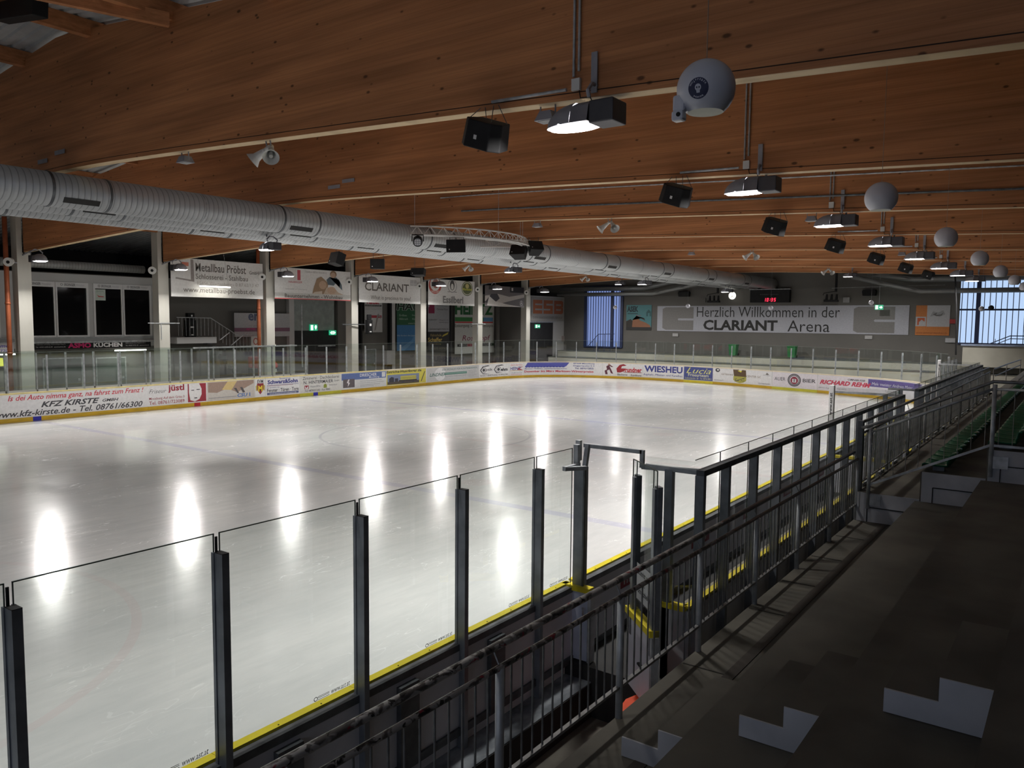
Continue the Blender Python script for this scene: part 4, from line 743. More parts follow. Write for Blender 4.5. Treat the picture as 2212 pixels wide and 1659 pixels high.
# ------------------------------------------------------------------ far wall
SFW = SY(39.8)
wb = banner('welcome_banner', SFW, -24.7, -5.3, 3.52, 5.62, (.40,.41,.46), 'very long pale welcome banner with two lines of black lettering on the far wall', [('t','Herzlich Willkommen in der',.183,.76,.57,.96,(.012,.012,.012),-.004), ('t','CLARIANT',.213,.525,.06,.46,(.01,.01,.01),.035), ('t','Arena',.565,.725,.05,.46,(.01,.01,.01),-.002)]+[('p',[(.025+x,.12),(.04+x,.05),(.168+x,.05),(.168+x,.43),(.10+x,.43),(.096+x,.47),(.10+x,.51),(.168+x,.51),(.168+x,.95),(.04+x,.95),(.025+x,.88)],(.20,.195,.19)) for x in (0,.785)])
banner('house_poster', SFW, -27.65, -25.25, 3.55, 5.72, (.07,.22,.24), 'teal poster with a brown gabled house left of the welcome banner', [('t','ASEK',.03,.48,.72,.95,(.01,.03,.04),.05), ('r',.05,.46,.64,.67,(.02,.05,.06)), ('t','Massivhaus',.4,.6,.56,.6,(.4,.08,.1)), ('r',0,1,0,.12,(.02,.02,.02)), ('p',[(.0,.12),(.0,.35),(.18,.44),(.26,.36),(.28,.12)],(.03,.025,.02)), ('p',[(.24,.12),(.26,.4),(.4,.55),(.56,.38),(.78,.3),(.95,.2),(.98,.12)],(.28,.12,.06)), ('p',[(.24,.4),(.4,.56),(.76,.38),(.72,.48),(.56,.46),(.42,.58)],(.03,.02,.02)), ('p',[(.8,.55),(.8,.72),(.89,.82),(.98,.72),(.98,.55),(.93,.55),(.93,.68),(.86,.68),(.86,.55)],(.03,.1,.11))])
banner('orange_poster', SFW, -4.87, -2.75, 3.52, 5.6, (.50,.17,.035), 'orange and white poster with a grey sketch right of the welcome banner', [('r',.33,1,.29,1,(.45,.46,.48)), ('r',0,.31,.3,.62,(.45,.45,.46)), ('p',[(.05,.34),(.05,.58),(.27,.58),(.27,.45),(.18,.52),(.1,.44),(.1,.34)],(.5,.1,.03)), ('p',[(.42,.62),(.5,.8),(.66,.76),(.8,.84),(.86,.7),(.7,.62),(.55,.66)],(.3,.31,.32)), ('p',[(.5,.7),(.62,.76),(.6,.68),(.74,.7),(.8,.76),(.76,.66),(.6,.64)],(.12,.12,.12)), ('t','www.zimmer-hausbau.de',.03,.95,.05,.12,(.28,.08,.02),0)])
o = thing('scoreboard', 'black electronic scoreboard showing the time in red digits', 'scoreboard', (-15.1, 39.3, 5.85))
MB().box(-16.6, -13.55, 39.35, 39.75, 5.86, 6.82).build('board_case', BLACK, o, bevel=.02)
MB().box(-16.65, -13.5, 39.3, 39.75, 6.84, 6.89).build('top_rail', STEEL, o)
seg = {'0': 'abcdef', '1': 'bc', '3': 'abcdg', '5': 'acdfg'}; m = MB(); S = SY(39.34)
for ch, x in (('1', -15.5), ('0', -15.28), ('3', -14.95), ('5', -14.73)):
    h, w_, t_ = .26, .13, .035; z = 5.93; sh = lambda zz: (zz-z)*.12
    P = {'a': (0, w_, h-t_, h), 'd': (0, w_, 0, t_), 'g': (0, w_, h/2-t_/2, h/2+t_/2), 'b': (w_-t_, w_, h/2, h), 'c': (w_-t_, w_, 0, h/2), 'f': (0, t_, h/2, h), 'e': (0, t_, 0, h/2)}
    for q in seg[ch]: a, b_, c_, d_ = P[q]; m.poly(S, [(x+a+sh(z+c_), z+c_), (x+b_+sh(z+c_), z+c_), (x+b_+sh(z+d_), z+d_), (x+a+sh(z+d_), z+d_)], .01)
m.rect(S, -15.04, -15.0, 5.98, 6.02, .01).rect(S, -15.02, -14.98, 6.1, 6.14, .01)
m.build('red_digits', E_('red_led', (1, .02, .06), 3), o)
MB().text(S, 'ROBERT EISING', -15.8, -14.4, 6.44, 6.5, .01).build('lettering', C((.12, .12, .12)), o)
o = thing('wall_clock', 'round white lit clock left of the scoreboard', 'clock', (-17.9, 39.1, 6.4))
MB().cyl((-17.9, 39.0, 6.40), (-17.9, 39.12, 6.40), .30, 32).build('clock_face', E_('clock_glow', (1, .97, .85), 1.3), o)
MB().lathe((-17.9, 39.0, 6.40), [(.30, 0), (.33, .0), (.33, .12), (.30, .12)], 32, 'y').build('clock_rim', STEEL, o)
MB().bar((-17.9, 38.99, 6.40), (-18.02, 38.99, 6.22), .02, .01, (0,1,0)).bar((-17.9, 38.99, 6.40), (-17.78, 38.99, 6.2), .015, .01, (0,1,0)).build('clock_hand', BLACK, o)
for x, z, lab in ((-22.2, 6.58, 'black speaker on the far wall left of the clock'), (-7.92, 6.5, 'black speaker on the far wall right of the scoreboard')):
    tag(MB().prism([(x-.42, z-.2), (x-.47, z+.1), (x-.4, z+.24), (x+.4, z+.24), (x+.47, z+.1), (x+.42, z-.2)], 'y', 39.3, 39.8).build('wall_speaker', BLACK, bevel=.03), lab, 'speaker', 'speakers on the far wall')
for x, hz, lab in ((-19.4, 10.3, 'black spotlight cluster hanging left of the clock'), (-10.4, 10.3, 'black spotlight cluster hanging right of the scoreboard')):
    o = thing('spotlight_cluster', lab, 'spotlight', (x, 39.0, 5.9), 'spotlight clusters on the far wall')
    MB().box(x-.5, x+.5, 38.8, 39.1, 5.86, 6.02).build('lamp_bar', BLACK, o, bevel=.02); MB().bar((x+.3, 39, 6.6), (x+.3, 39, hz+.3), .14).build('hanging_rod', BLACK, o)
    MB().tube([(x+.3, 39, 6.65), (x-.55, 39, 6.5), (x-.6, 39, 6.35)], .025).build('arm', BLACK, o)
    for q in (-.35, 0, .35): MB().cyl((x+q, 39, 6.02), (x+q+.03, 38.95, 6.42), .1, 10, .06).build('spot_head', BLACK, o)
tag(MB().box(-20.9, -20.4, 39.7, 39.8, 5.9, 6.25).build('wall_box', WALLG), 'small grey box on the far wall left of the left spotlights', 'box'); tag(MB().box(-9.75, -9.3, 39.7, 39.8, 5.82, 6.2).build('wall_box', C((.3, .3, .3))), 'small grey box on the far wall right of the right spotlights', 'box')
for x, z, lab in ((-23.0, 3.2, 'small white notice under the left end of the welcome banner'), (-7.9, 3.3, 'small white notice under the right end of the welcome banner')):
    tag(MB().box(x-.25, x+.25, 39.76, 39.82, z-.13, z+.13).build('wall_notice', C((.4, .4, .4))), lab, 'notice', 'notices under the welcome banner')
tag(MB().box(-2.75, -2.4, 39.7, 39.8, 4.35, 4.65).build('hydrant_sign', C((.4, .04, .04))), 'small red hydrant sign beside the orange poster', 'sign')
tag(MB().box(-2.95, -2.35, 39.7, 39.8, 3.05, 3.35).build('wall_notice', C((.45, .46, .48))), 'pale blank plate below the orange poster', 'notice')
for x, lab in ((-17.55, 'green wheeled bin on the far step, left one'), (-13.0, 'green wheeled bin on the far step, right one')):
    o = thing('wheeled_bin', lab, 'bin', (x, 38.7, 1.66), 'green bins by the far wall')
    MB().add([(x-.24, 38.45, 1.7), (x+.24, 38.45, 1.7), (x+.24, 38.95, 1.7), (x-.24, 38.95, 1.7), (x-.3, 38.4, 2.5), (x+.3, 38.4, 2.5), (x+.3, 39.0, 2.5), (x-.3, 39.0, 2.5)], [(0,3,2,1),(4,5,6,7),(0,1,5,4),(1,2,6,5),(2,3,7,6),(3,0,4,7)]).build('bin_body', BINM, o)
    MB().box(x-.33, x+.33, 38.36, 39.05, 2.5, 2.57).build('bin_lid', BINM, o, bevel=.02); MB().cyl((x+.2, 39.0, 1.78), (x+.3, 39.0, 1.78), .1, 12).build('wheel', RUBBER, o)
m = MB().tube([(-30.9, 38.9, 2.1), (-29.9, 38.9, 3.15), (-28.3, 38.9, 3.2)], .03)
for x, zb, zt in ((-30.3, 1.67, 2.75), (-29.9, 1.67, 3.15), (-29.3, 1.67, 3.17), (-28.7, 1.67, 3.18)): m.cyl((x, 38.9, zb), (x, 38.9, zt), .02, 6)
tag(m.build('stair_railing', MULL), 'thin dark stair railing before the blue left window', 'railing')
m = MB().tube([(-.35, 37.2, 2.95), (1.0, 37.2, 3.6), (3.5, 37.2, 3.62)], .03).tube([(.05, 37.2, 2.95), (1.0, 37.2, 3.42), (3.5, 37.2, 3.42)], .025)
for x in (.2, 1.05, 1.9, 2.7): m.cyl((x, 37.2, 2.95), (x, 37.2, 3.2+min(.42, .5*(x+.2))), .02, 6)
tag(m.build('landing_railing', MULL), 'dark railing rising before the bright right window', 'railing')
tag(MB().tube([(-1.95, 34, 9.7), (-1.9, 34, 7.7), (-1.72, 34, 5.5), (-1.65, 34, 4.0), (-1.6, 34, 2.4)], .05, 6).build('net_cable', BLACK), 'black hanging net cable at the left edge of the bright window', 'cable')
tag(MB().tube([(-10.3, 38.6, 6.85), (-3, 38.6, 6.95)], .012, 5).build('wire', STEEL), 'thin pale wire running from the right spotlights', 'wire')
# ------------------------------------------------------------------ lamps
def hood_lamp(name, x, y, z, sgn, lab, grp, aim, hang, scale=1.0, power=LAMP_W, spread=165):
    """flood lamp: rounded hood towards sgn*X, gear box behind, lens underneath"""
    t = thing(name, lab, 'lamp', (x, y, z), grp); k = scale
    vs = []; n = 14; mrows = 7
    for i in range(mrows):
        a = math.pi/2*i/(mrows-1); r = math.sin(a); h = math.cos(a)
        for j in range(n+1):
            b_ = -math.pi/2+math.pi*j/n; vs.append((x+sgn*(.10+.42*r*math.cos(b_))*k, y+.21*r*math.sin(b_)*k, z+(.03+.27*h)*k))
    fs = [(i*(n+1)+j, i*(n+1)+j+1, (i+1)*(n+1)+j+1, (i+1)*(n+1)+j) for i in range(mrows-1) for j in range(n)]
    m = MB().add(vs, fs)
    a0 = [(x+sgn*.10*k, y-.21*k, z+.03*k), (x+sgn*.10*k, y-.21*k*.8, z+.22*k), (x+sgn*.10*k, y, z+.30*k), (x+sgn*.10*k, y+.21*k*.8, z+.22*k), (x+sgn*.10*k, y+.21*k, z+.03*k)]
    b0 = [(q[0]-sgn*.24*k, q[1], q[2]) for q in a0]
    m.add(a0+b0, [(0, 1, 6, 5), (1, 2, 7, 6), (2, 3, 8, 7), (3, 4, 9, 8), (0, 4, 9, 5), (0, 1, 2, 3, 4)])
    m.build('hood', LAMPM, t, True)
    MB().box(*(sorted((x-sgn*.14*k, x-sgn*.46*k))), y-.17*k, y+.17*k, z-.0*k, z+.26*k).build('gear_box', M('gear_grey', (.07, .07, .08), .5, .3) if 'gear_grey' not in bpy.data.materials else bpy.data.materials['gear_grey'], t, bevel=.02)
    lv = [(x+sgn*.14*k+.33*k*math.cos(2*math.pi*q/24), y+.185*k*math.sin(2*math.pi*q/24), z+.02*k) for q in range(24)]
    MB().add(lv+[(a, b_, c-.012) for a, b_, c in lv], [tuple(range(24)), tuple(range(24, 48))[::-1]]+[(q, (q+1) % 24, 24+(q+1) % 24, 24+q) for q in range(24)]).build('lens', LENS, t)
    # U bracket and hanger strap
    MB().tube([(x-sgn*.16*k, y-.19*k, z+.29*k), (x-sgn*.16*k, y-.22*k, z+.36*k), (x-sgn*.13*k, y-.08*k, z+.47*k), (x-sgn*.13*k, y+.08*k, z+.47*k), (x-sgn*.16*k, y+.22*k, z+.36*k), (x-sgn*.16*k, y+.19*k, z+.29*k)], .024*k, 6).build('bracket', LAMPM, t)
    if hang == 'beam': MB().box(x-sgn*.12*k-.045, x-sgn*.12*k+.045, y-.02, y+.0, z+.43, z+.95).build('hanger_strap', LAMPM, t)
    elif hang == 'column': MB().tube([(x-sgn*.12*k, y, z+.45*k), (-32.4, y, z+.5), (-33.2, y+.0, z+.35)], .03, 6).build('arm', LAMPM, t)
    elif hang == 'frame': MB().tube([(x-.12, y, z+.43), (x-.12, y, z+.62)], .02, 6).bar((x-.55, y, z+.62), (x+.55, y, z+.62), .03).bar((x-.55, y, z+.62), (x-.55, y, z+1.1), .03).bar((x+.55, y, z+.62), (x+.55, y, z+1.1), .03).build('hanging_frame', STEELD, t)
    lamp_light('lamp_light', (sgn*.14*k, 0, -.012), aim, t, .6*k, .34*k, power, spread)
    return t
desc = ['largest hooded flood lamp, on the nearest beam beside the white ball']+['%s hooded flood lamp from the camera in the right-hand row under the beams' % q for q in ORD[1:8]]
for k, y in enumerate(BY):
    hood_lamp('flood_lamp', -.62, y-.03, 6.86, -1, desc[k], 'flood lamps in the right-hand row', (-.45, .0, -1), 'beam', 1.12, LAMP_W*.88, 129)
nm = ['above the leftmost column light streak', 'at the column left of the metalwork banner', 'over the upper left corner of the family-photo banner', 'over the first letters of the white company banner', 'over the red emblem of the banner with three emblems', 'above the dark wrinkled car banner', 'lighting the last column before the corner']
for i in range(-2, 7):
    y = -6.25+6.5*i
    hood_lamp('wall_lamp', -31.7, y, 6.62, 1, 'flood lamp on a column arm '+(nm[i] if i >= 0 else 'unseen beyond the left edge of the view'), 'flood lamps on the left columns', (.5, 0, -1), 'column', 1.15, LAMP_W*(.5 if i < -1 else 1))  # the outermost lamp is added, unseen, to brighten the near left ice
for k, lab in ((0, 'flood lamp hung under the ducts above the family-photo banner'), (1, 'flood lamp hung under the ducts right of the lighting truss'), (2, 'flood lamp under the ducts near the blue window'), (3, 'flood lamp under the ducts left of the lit clock')):
    hood_lamp('duct_lamp', -15.95, -6.25+13*k, 6.42, -1 if k else -1, lab, 'flood lamps under the ducts', (0, 0, -1) if k else (-.8, .6, -1), 'frame', .9, LAMP_W, 165 if k else 125)
hood_lamp('duct_lamp', -15.95, -19.25, 6.42, -1, 'flood lamp under the ducts, left of the camera view', 'flood lamps under the ducts', (0, 0, -1), 'frame', .9, LAMP_W*.4)
for x, lab in ((-24.5, 'small flood lamp on the last beam above the blue window'), (-7.7, 'small flood lamp on the last beam right of the scoreboard')):
    hood_lamp('flood_lamp', x, 32.7, 7.12 if x < -10 else 7.3, -1, lab, 'flood lamps on the last beam', (0, 0, -1), 'beam', .9, 420)
hood_lamp('flood_lamp', -.62, -19.25, 6.86, -1, 'added unseen flood lamp overhead, in line with the right-hand row', 'added flood lamps out of view', (-.45, .0, -1), 'beam', 1.12, LAMP_W*.35, 129)  # added out of view to brighten the near end of the ice
# conduits, junction boxes and bars on the beam faces
for k, y in enumerate(BY[:6]):
    o = thing('conduit', '%s pair of grey cable conduits with junction box from the camera, on a beam face' % ORD[k], 'conduit', (-.76, y, 7.5), 'cable conduits on the beams')
    for dx in (-.05, .03): MB().cyl((-.76+dx, y-.03, 7.55+.06*(dx > 0)), (-.76+dx, y-.03, 9.3), .018, 8).build('conduit_pipe', STEEL, o)
    MB().box(-.83, -.70, y-.06, y-.005, 7.36, 7.52).build('junction_box', SPEAKW, o, bevel=.008)
    if k != 2: MB().cyl((-2.18, y-.03, 7.46-.03), (-.92, y-.03, 7.40), .022, 8).build('cable_bar', STEEL, o)
    MB().tube([(-.72, y-.03, 7.37), (-.7, y-.03, 7.26), (-.55, y-.03, 7.25), (-.5, y-.03, 7.15)], .008, 5).build('cable', BLACK, o)
# long conduits on the third beam face
o = MB().tube([(-14.5+1.0*q, .2, beam_bottom(-14.5+q)+.95) for q in range(24)], .022, 6).build('long_conduit', STEEL); tag(o, 'long thin grey conduit running along the third beam face', 'conduit')
o = MB().tube([(-13.5+1.0*q, .2, beam_bottom(-13.5+q)+.42) for q in range(23)], .03, 6).build('long_conduit', STEELD); tag(o, 'long dark cable running low along the third beam face', 'cable')
# hung black speakers
def hung_speaker(x, y, z, lab, grp, rz=0, tilt=.35, ztop=None, k=1.0, nm='hanging_speaker'):
    t = thing(nm, lab, 'speaker', (x, y, z), grp)
    P = [(-.33, -.12), (-.20, -.26), (.20, -.26), (.33, -.12), (.26, .22), (-.26, .22)]   # x, y outline of a monitor wedge
    m = MB(); H = .19
    Rm = Matrix.Rotation(rz, 3, 'Z') @ Matrix.Rotation(tilt, 3, 'Y') @ Matrix.Rotation(.25, 3, 'X')
    f = lambda q: tuple(Vector((x, y, z))+Rm @ (Vector(q)*k))
    m.add([f((a, b_, -H)) for a, b_ in P]+[f((a*.92, b_*.92, H)) for a, b_ in P], [(q, (q+1) % 6, 6+(q+1) % 6, 6+q) for q in range(6)]+[(0, 5, 4, 3, 2, 1), (6, 7, 8, 9, 10, 11)])
    m.build('speaker_box', BLACK, t, bevel=.015)
    g = MB().add([f((-.05, -.262, -.06)), (f((.0, -.262, -.06))), f((.0, -.262, .0)), f((-.05, -.262, .0))], [(0, 1, 2, 3)]); g.build('white_badge', C((.6, .6, .6)), t)
    for a, b_ in ((-.28, -.1), (-.12, .1), (.12, -.1), (.28, .1)):
        q = f((a*.9, b_, H)); MB().cyl(q, (q[0]*.7+x*.3, y+(.0), ztop or beam_bottom(x)+.02), .006, 5).build('chain', STEELD, t)
    return t
for k, y in enumerate(BY[:7]):
    hung_speaker(-2.2, y-.12, 6.96, ('largest black hanging speaker, left of the nearest flood lamp' if k == 0 else '%s black hanging speaker from the camera in the right-hand row' % ORD[k]), 'hanging speakers in the right-hand row', .15, .32)
# horn loudspeakers in pairs
def horn_pair(x, y, z, lab):
    t = thing('horn_loudspeaker', lab, 'loudspeaker', (x, y, z+.3), 'pairs of white horn loudspeakers')
    for s in (-1, 1):
        a = Vector((x+s*.09, y, z+.12)); d = Vector((s*.62, -.5, -.62)).normalized()
        h = MB().cyl(a-d*.12, a, .045, 14).cyl(a, a+d*.05, .05, 14, .06).cyl(a+d*.05, a+d*.2, .06, 20, .085, False).cyl(a+d*.2, a+d*.30, .085, 20, .15, False)
        hh = h.build('horn', SPEAKW, t, True)
        MB().cyl(a+d*.12, a+d*.27, .035, 12).build('horn_core', C((.35, .35, .33)), hh)
        MB().bar(a-d*.05, (x+s*.06, y, z+.29), .02).build('bracket', LAMPM, t)
for x, k, lab in ((-7.4, 0, 'large pair of white horn loudspeakers on the nearest beam'), (-7.5, 2, 'pair of white horn loudspeakers on the third beam'), (-7.45, 4, 'pair of white horn loudspeakers on the fifth beam, right'), (-7.45, 6, 'pair of white horn loudspeakers on the seventh beam, right'), (-23.8, 4, 'pair of horn loudspeakers left of the ducts above the emblem banner'), (-23.8, 6, 'pair of horn loudspeakers left of the ducts above the blue window')):
    horn_pair(x, BY[k]+.05, beam_bottom(x)-.30, lab)
# small square floods
for x, k, lab in ((-10.15, 0, 'small square flood light at the left of the nearest beam'), (-1.3, 0, 'small square flood light left of the largest flood lamp'), (-10.3, 2, 'small square flood light on the third beam, left'), (-1.3, 2, 'small square flood light on the third beam beside a lamp'), (-10.35, 4, 'small square flood light on the fifth beam, left'), (-1.3, 4, 'small square flood light on the fifth beam beside a lamp')):
    z = beam_bottom(x)-.22; y = BY[k]+.1; t = thing('square_flood', lab, 'light', (x, y, z), 'small square flood lights')
    MB().add([(x-.15, y-.12, z), (x+.15, y-.12, z), (x+.15, y+.12, z), (x-.15, y+.12, z), (x-.09, y-.08, z+.13), (x+.09, y-.08, z+.13), (x+.09, y+.08, z+.13), (x-.09, y+.08, z+.13)], [(0,3,2,1),(4,5,6,7),(0,1,5,4),(1,2,6,5),(2,3,7,6),(3,0,4,7)]).build('housing', LAMPM, t)
    MB().box(x-.11, x+.11, y-.09, y+.09, z-.008, z-.001).build('front_glass', C((.28, .28, .28)), t)
    MB().box(x-.13, x-.115, y-.01, y+.01, z+.03, z+.215).box(x+.115, x+.13, y-.01, y+.01, z+.03, z+.215).build('bracket', LAMPM, t)
# round horns on the columns
for i in range(7):
    y = -6.21+6.5*i-.75
    t = thing('column_loudspeaker', ['round white loudspeaker on the leftmost column beside the red pipe', 'round white loudspeaker left of the metalwork banner', 'round white loudspeaker at the right edge of the metalwork banner', 'round white loudspeaker at the right edge of the family-photo banner', 'round white loudspeaker at the right edge of the white company banner', 'round white loudspeaker at the right edge of the banner with three emblems', 'round white loudspeaker on the last column before the corner'][i], 'loudspeaker', (-32.8, y, 6.62), 'round loudspeakers on the columns')
    d = Vector((.75, -.62, -.15)).normalized(); c = Vector((-32.9, y, 6.62))
    MB().cyl(c-d*.3, c, .15, 18).cyl(c, c+d*.05, .19, 20).build('housing', SPEAKW, t, False)
    MB().cyl(c+d*.05, c+d*.06, .07, 16).build('driver_hole', BLACK, t)
    MB().bar(c-d*.2, (-33.2, y+.45, 6.62), .04).build('bracket', LAMPM, t)
# hanging white balls
for k in range(8):
    y = -16+6.5*k; z = 6.12; x = 2.4
    t = thing('hanging_ball', ('largest hanging ball, white with a dark skull sticker and a small spout' if k == 0 else '%s plain hanging white ball from the camera' % ORD[k]), 'ball', (x, y, z), 'white balls hung in a row')
    prof = [(.225*math.sin(a), .225*math.cos(a)) for a in [math.radians(4+6*q) for q in range(24)]]
    MB().lathe((x, y, z), prof, 36).build('ball_shell', BALL, t, True)
    r, h = prof[-1]; MB().cyl((x, y, z+h), (x, y, z+h+.01), r*.995, 30).build('cut_opening', C((.5, .52, .46)), t)
    MB().cyl((x, y, z+.22), (x, y, interp(XS, x)-.03), .0045, 5).build('string', C((.35, .25, .18)), t)
    if k == 0:
        d = (CAM-Vector((x, y, z))).normalized()
        # sticker on the camera-left flank
        n = (Vector((.13, -1.05, -.22))).normalized(); e = n.cross(Vector((0, 0, 1))).normalized()*-1; g = Vector((0, 0, 1)) - n*n.z; g.normalize(); e = g.cross(n).normalized()
        def SS(u, v, d_=0):
            q = (n*.225+e*u+g*v).normalized()*(.2262+d_); return (x+q.x, y+q.y, z+q.z)
        c = MB(); vs = [SS(0, 0)]; fs = []
        for r_ in range(1, 5):
            for q in range(28): vs.append(SS(.083*r_/4*math.cos(2*math.pi*q/28), .083*r_/4*math.sin(2*math.pi*q/28)))
        fs = [(0, 1+q, 1+(q+1) % 28) for q in range(28)]+[(1+(r_-1)*28+q, 1+(r_-1)*28+(q+1) % 28, 1+r_*28+(q+1) % 28, 1+r_*28+q) for r_ in range(1, 4) for q in range(28)]
        stk = c.add(vs, fs).build('round_sticker', C((.02, .025, .07)), t)
        sk = MB().disc(SS, 0, .006, .024, .026, .0012, 16).poly(SS, [(-.014, -.012), (.014, -.012), (.012, -.034), (-.012, -.034)], .0012).poly(SS, [(-.03, -.06), (-.022, -.064), (.034, .05), (.028, .054)], .001).poly(SS, [(.022, -.064), (.03, -.06), (-.026, .052), (-.034, .048)], .001)
        sk.build('skull_print', C((.55, .56, .62)), stk)
        MB().disc(SS, -.009, .006, .006, .007, .002, 10).disc(SS, .010, .006, .006, .007, .002, 10).build('skull_eyes', C((.02, .025, .07)), stk)
        tm = MB()
        for st, cen, rad, flip in (('WOIFFERER', math.pi/2, .066, 1), ('POWER', -math.pi/2, .066, -1)):
            V_ = len(st)
            for i, ch in enumerate(st):
                a = cen-flip*(i-(V_-1)/2)*.27; Vg, Fg = glyphs(ch, .03, 0)
                if not Vg: continue
                wd = max(q[0] for q in Vg); tx, ty = math.sin(a)*flip, -math.cos(a)*flip; ux, uy = math.cos(a)*flip, math.sin(a)*flip
                tm.add([SS(rad*math.cos(a)+tx*(q[0]-wd/2)*.02+ux*(q[1]-.35)*.02, rad*math.sin(a)+ty*(q[0]-wd/2)*.02+uy*(q[1]-.35)*.02, .0015) for q in Vg], Fg)
        tm.build('lettering', C((.5, .51, .58)), stk)
        MB().box(x-.21, x-.11, y-.16, y-.08, z-.18, z-.05).box(x-.215, x-.115, y-.17, y-.08, z-.25, z-.17).build('spout', BALL, t, bevel=.02)
        MB().cyl((x-.15, y-.175, z-.205), (x-.15, y-.165, z-.205), .018, 12).build('spout_hole', BLACK, t)
for i, (px, X, y, lab) in enumerate([(1329, -22.5, 30.0, 'tiny hanging white ball in front of the blue window'), (1486, -17.5, 31.0, 'tiny white ball hanging at the left end of the welcome banner'), (1665, -12.2, 30.0, 'tiny white ball hanging before the upper line of the welcome banner'), (1882, -5.6, 31, 'tiny white ball hanging left of the small green exit sign'), (2120, -.4, 31, 'tiny white ball hanging before the bright right window'), (2141, .15, 31, 'tiny dark ball hanging before the bright right window')]):
    py = [664, 661, 665, 654, 667, 665][i]; xx, zz = UY(px, py, y); t = thing('small_ball', lab, 'ball', (xx, y, zz), 'tiny hanging balls')
    MB().lathe((xx, y, zz), [(.15*math.sin(math.pi*q/10)+1e-4, .15*math.cos(math.pi*q/10)) for q in range(11)], 16).build('ball_shell', BLACK if i == 5 else BALL, t, True)
    MB().cyl((xx, y, zz+.14), (xx, y, interp(XS, xx)-.03), .003, 4).build('string', STEEL, t)
# lighting truss, a broken ring round the ducts
TC = Vector((-15.5, 0.0)); TR = 4.1
def ring_pt(a, r, z): return (TC.x+r*math.cos(a), TC.y+r*math.sin(a), z)
t = thing('lighting_truss', 'curved silver lighting truss hanging before the ducts', 'truss', (TC.x+TR, TC.y, 7.15))
A = [math.radians(q) for q in range(-50, 64, 6)]
for r_, z in ((TR, 7.30), (TR-.12, 7.02), (TR+.14, 7.02)): MB().tube([ring_pt(a, r_, z) for a in A], .025, 8).build('chord', SPEAKW, t)
m = MB()
for i in range(len(A)-1):
    a, b_ = A[i], A[i+1]; mid_ = (a+b_)/2
    for r_ in (TR-.12, TR+.14): m.cyl(ring_pt(a, r_, 7.02), ring_pt(mid_, TR, 7.30), .010, 5).cyl(ring_pt(mid_, TR, 7.30), ring_pt(b_, r_, 7.02), .010, 5)
    m.cyl(ring_pt(a, TR-.12, 7.02), ring_pt(b_, TR+.14, 7.02), .010, 5)
m.build('lattice', SPEAKW, t)
m = MB()
for a in (-48, -5, 20, 55):
    q = ring_pt(math.radians(a), TR, 7.3); m.cyl(q, (q[0], q[1], 9.8), .007, 5)
m.build('chain', STEEL, t)
MB().tube([(-13.4, 1.5, 7.28), (-12.0, 2.4, 7.28)], .025).tube([(-13.5, 1.3, 7.02), (-11.9, 2.2, 7.02)], .025).tube([(-13.4, 1.5, 7.28), (-13.1, 1.6, 7.02), (-12.8, 1.9, 7.28), (-12.4, 2.0, 7.02)], .01, 5).build('chord', SPEAKW, t)
def box_speaker(c, sx, sy, sz, rz, tx, lab, up_=0):
    t = thing('truss_speaker', lab, 'speaker', c, 'black speakers on the truss')
    Rm = Matrix.Rotation(rz, 3, 'Z') @ Matrix.Rotation(tx, 3, 'X'); P = [(-.5, -.5), (.5, -.5), (.36, .5), (-.36, .5)]
    f = lambda q: tuple(Vector(c)+Rm @ Vector(q))
    MB().add([f((a*sx, b_*sy, -sz/2)) for a, b_ in P]+[f((a*sx, b_*sy, sz/2)) for a, b_ in P], [(0,3,2,1),(4,5,6,7),(0,1,5,4),(1,2,6,5),(2,3,7,6),(3,0,4,7)]).build('speaker_box', BLACK, t, bevel=.02)
    MB().add([f((-.36*sx, -.505*sy, -.3*sz)), f((-.3*sx, -.505*sy, -.3*sz)), f((-.3*sx, -.505*sy, -.22*sz)), f((-.36*sx, -.505*sy, -.22*sz))], [(0, 1, 2, 3)]).build('badge', C((.6, .6, .6)), t)
    for q in (-.35, .35): MB().cyl(f((q*sx, 0, sz/2)), (f((q*sx, 0, sz/2))[0], f((q*sx, 0, sz/2))[1], up_ or c[2]+sz/2+.22), .01, 5).build('hanger', STEELD, t)
box_speaker((-11.95, -1.9, 6.72), .66, .3, .42, .45, .1, 'flat black speaker hanging from the middle of the truss')
box_speaker((-12.1, 1.85, 6.80), .62, .4, .42, .2, -.5, 'tilted black speaker at the right end of the truss')
box_speaker((-11.7, 2.25, 6.95), .55, .4, .4, 1.0, -.6, 'second black speaker at the right end of the truss, twisted inwards')
box_speaker((-19.9, .05, 6.72), .8, .4, .5, -.3, -.3, 'black speaker hanging left of the ducts above the family-photo banner', 7.7)
box_speaker((-19.45, 1.9, 6.62), .62, .4, .42, .5, 0, 'flat black speaker hanging behind the ducts above the company banner', 10.5)
box_speaker((-21.6, 6.75, 6.6), .75, .4, .35, .2, -.2, 'black speaker hanging lower, above the end of the company banner', 10.2)
t = thing('moving_light', 'round black stage light with a lens grid at the left end of the truss', 'stage light', (-12.35, -3.35, 6.85))
c = Vector((-12.3, -3.4, 6.76)); d = Vector((.62, -.7, -.35)).normalized()
MB().cyl(c-d*.14, c+d*.10, .15, 20).build('lamp_head', BLACK, t); MB().cyl(c+d*.10, c+d*.115, .12, 20).build('lens_plate', C((.25, .27, .3)), t)
MB().tube([c+Vector((-.15, -.1, 0)), c+Vector((-.15, -.1, .2)), c+Vector((.13, .12, .2)), c+Vector((.13, .12, 0))], .02, 6).cyl(c+Vector((0, 0, .2)), (-12.72, -3.1, 7.02), .02, 8).build('yoke', BLACK, t)
q = MB(); e = d.cross(Vector((0, 0, 1))).normalized(); g = e.cross(d)
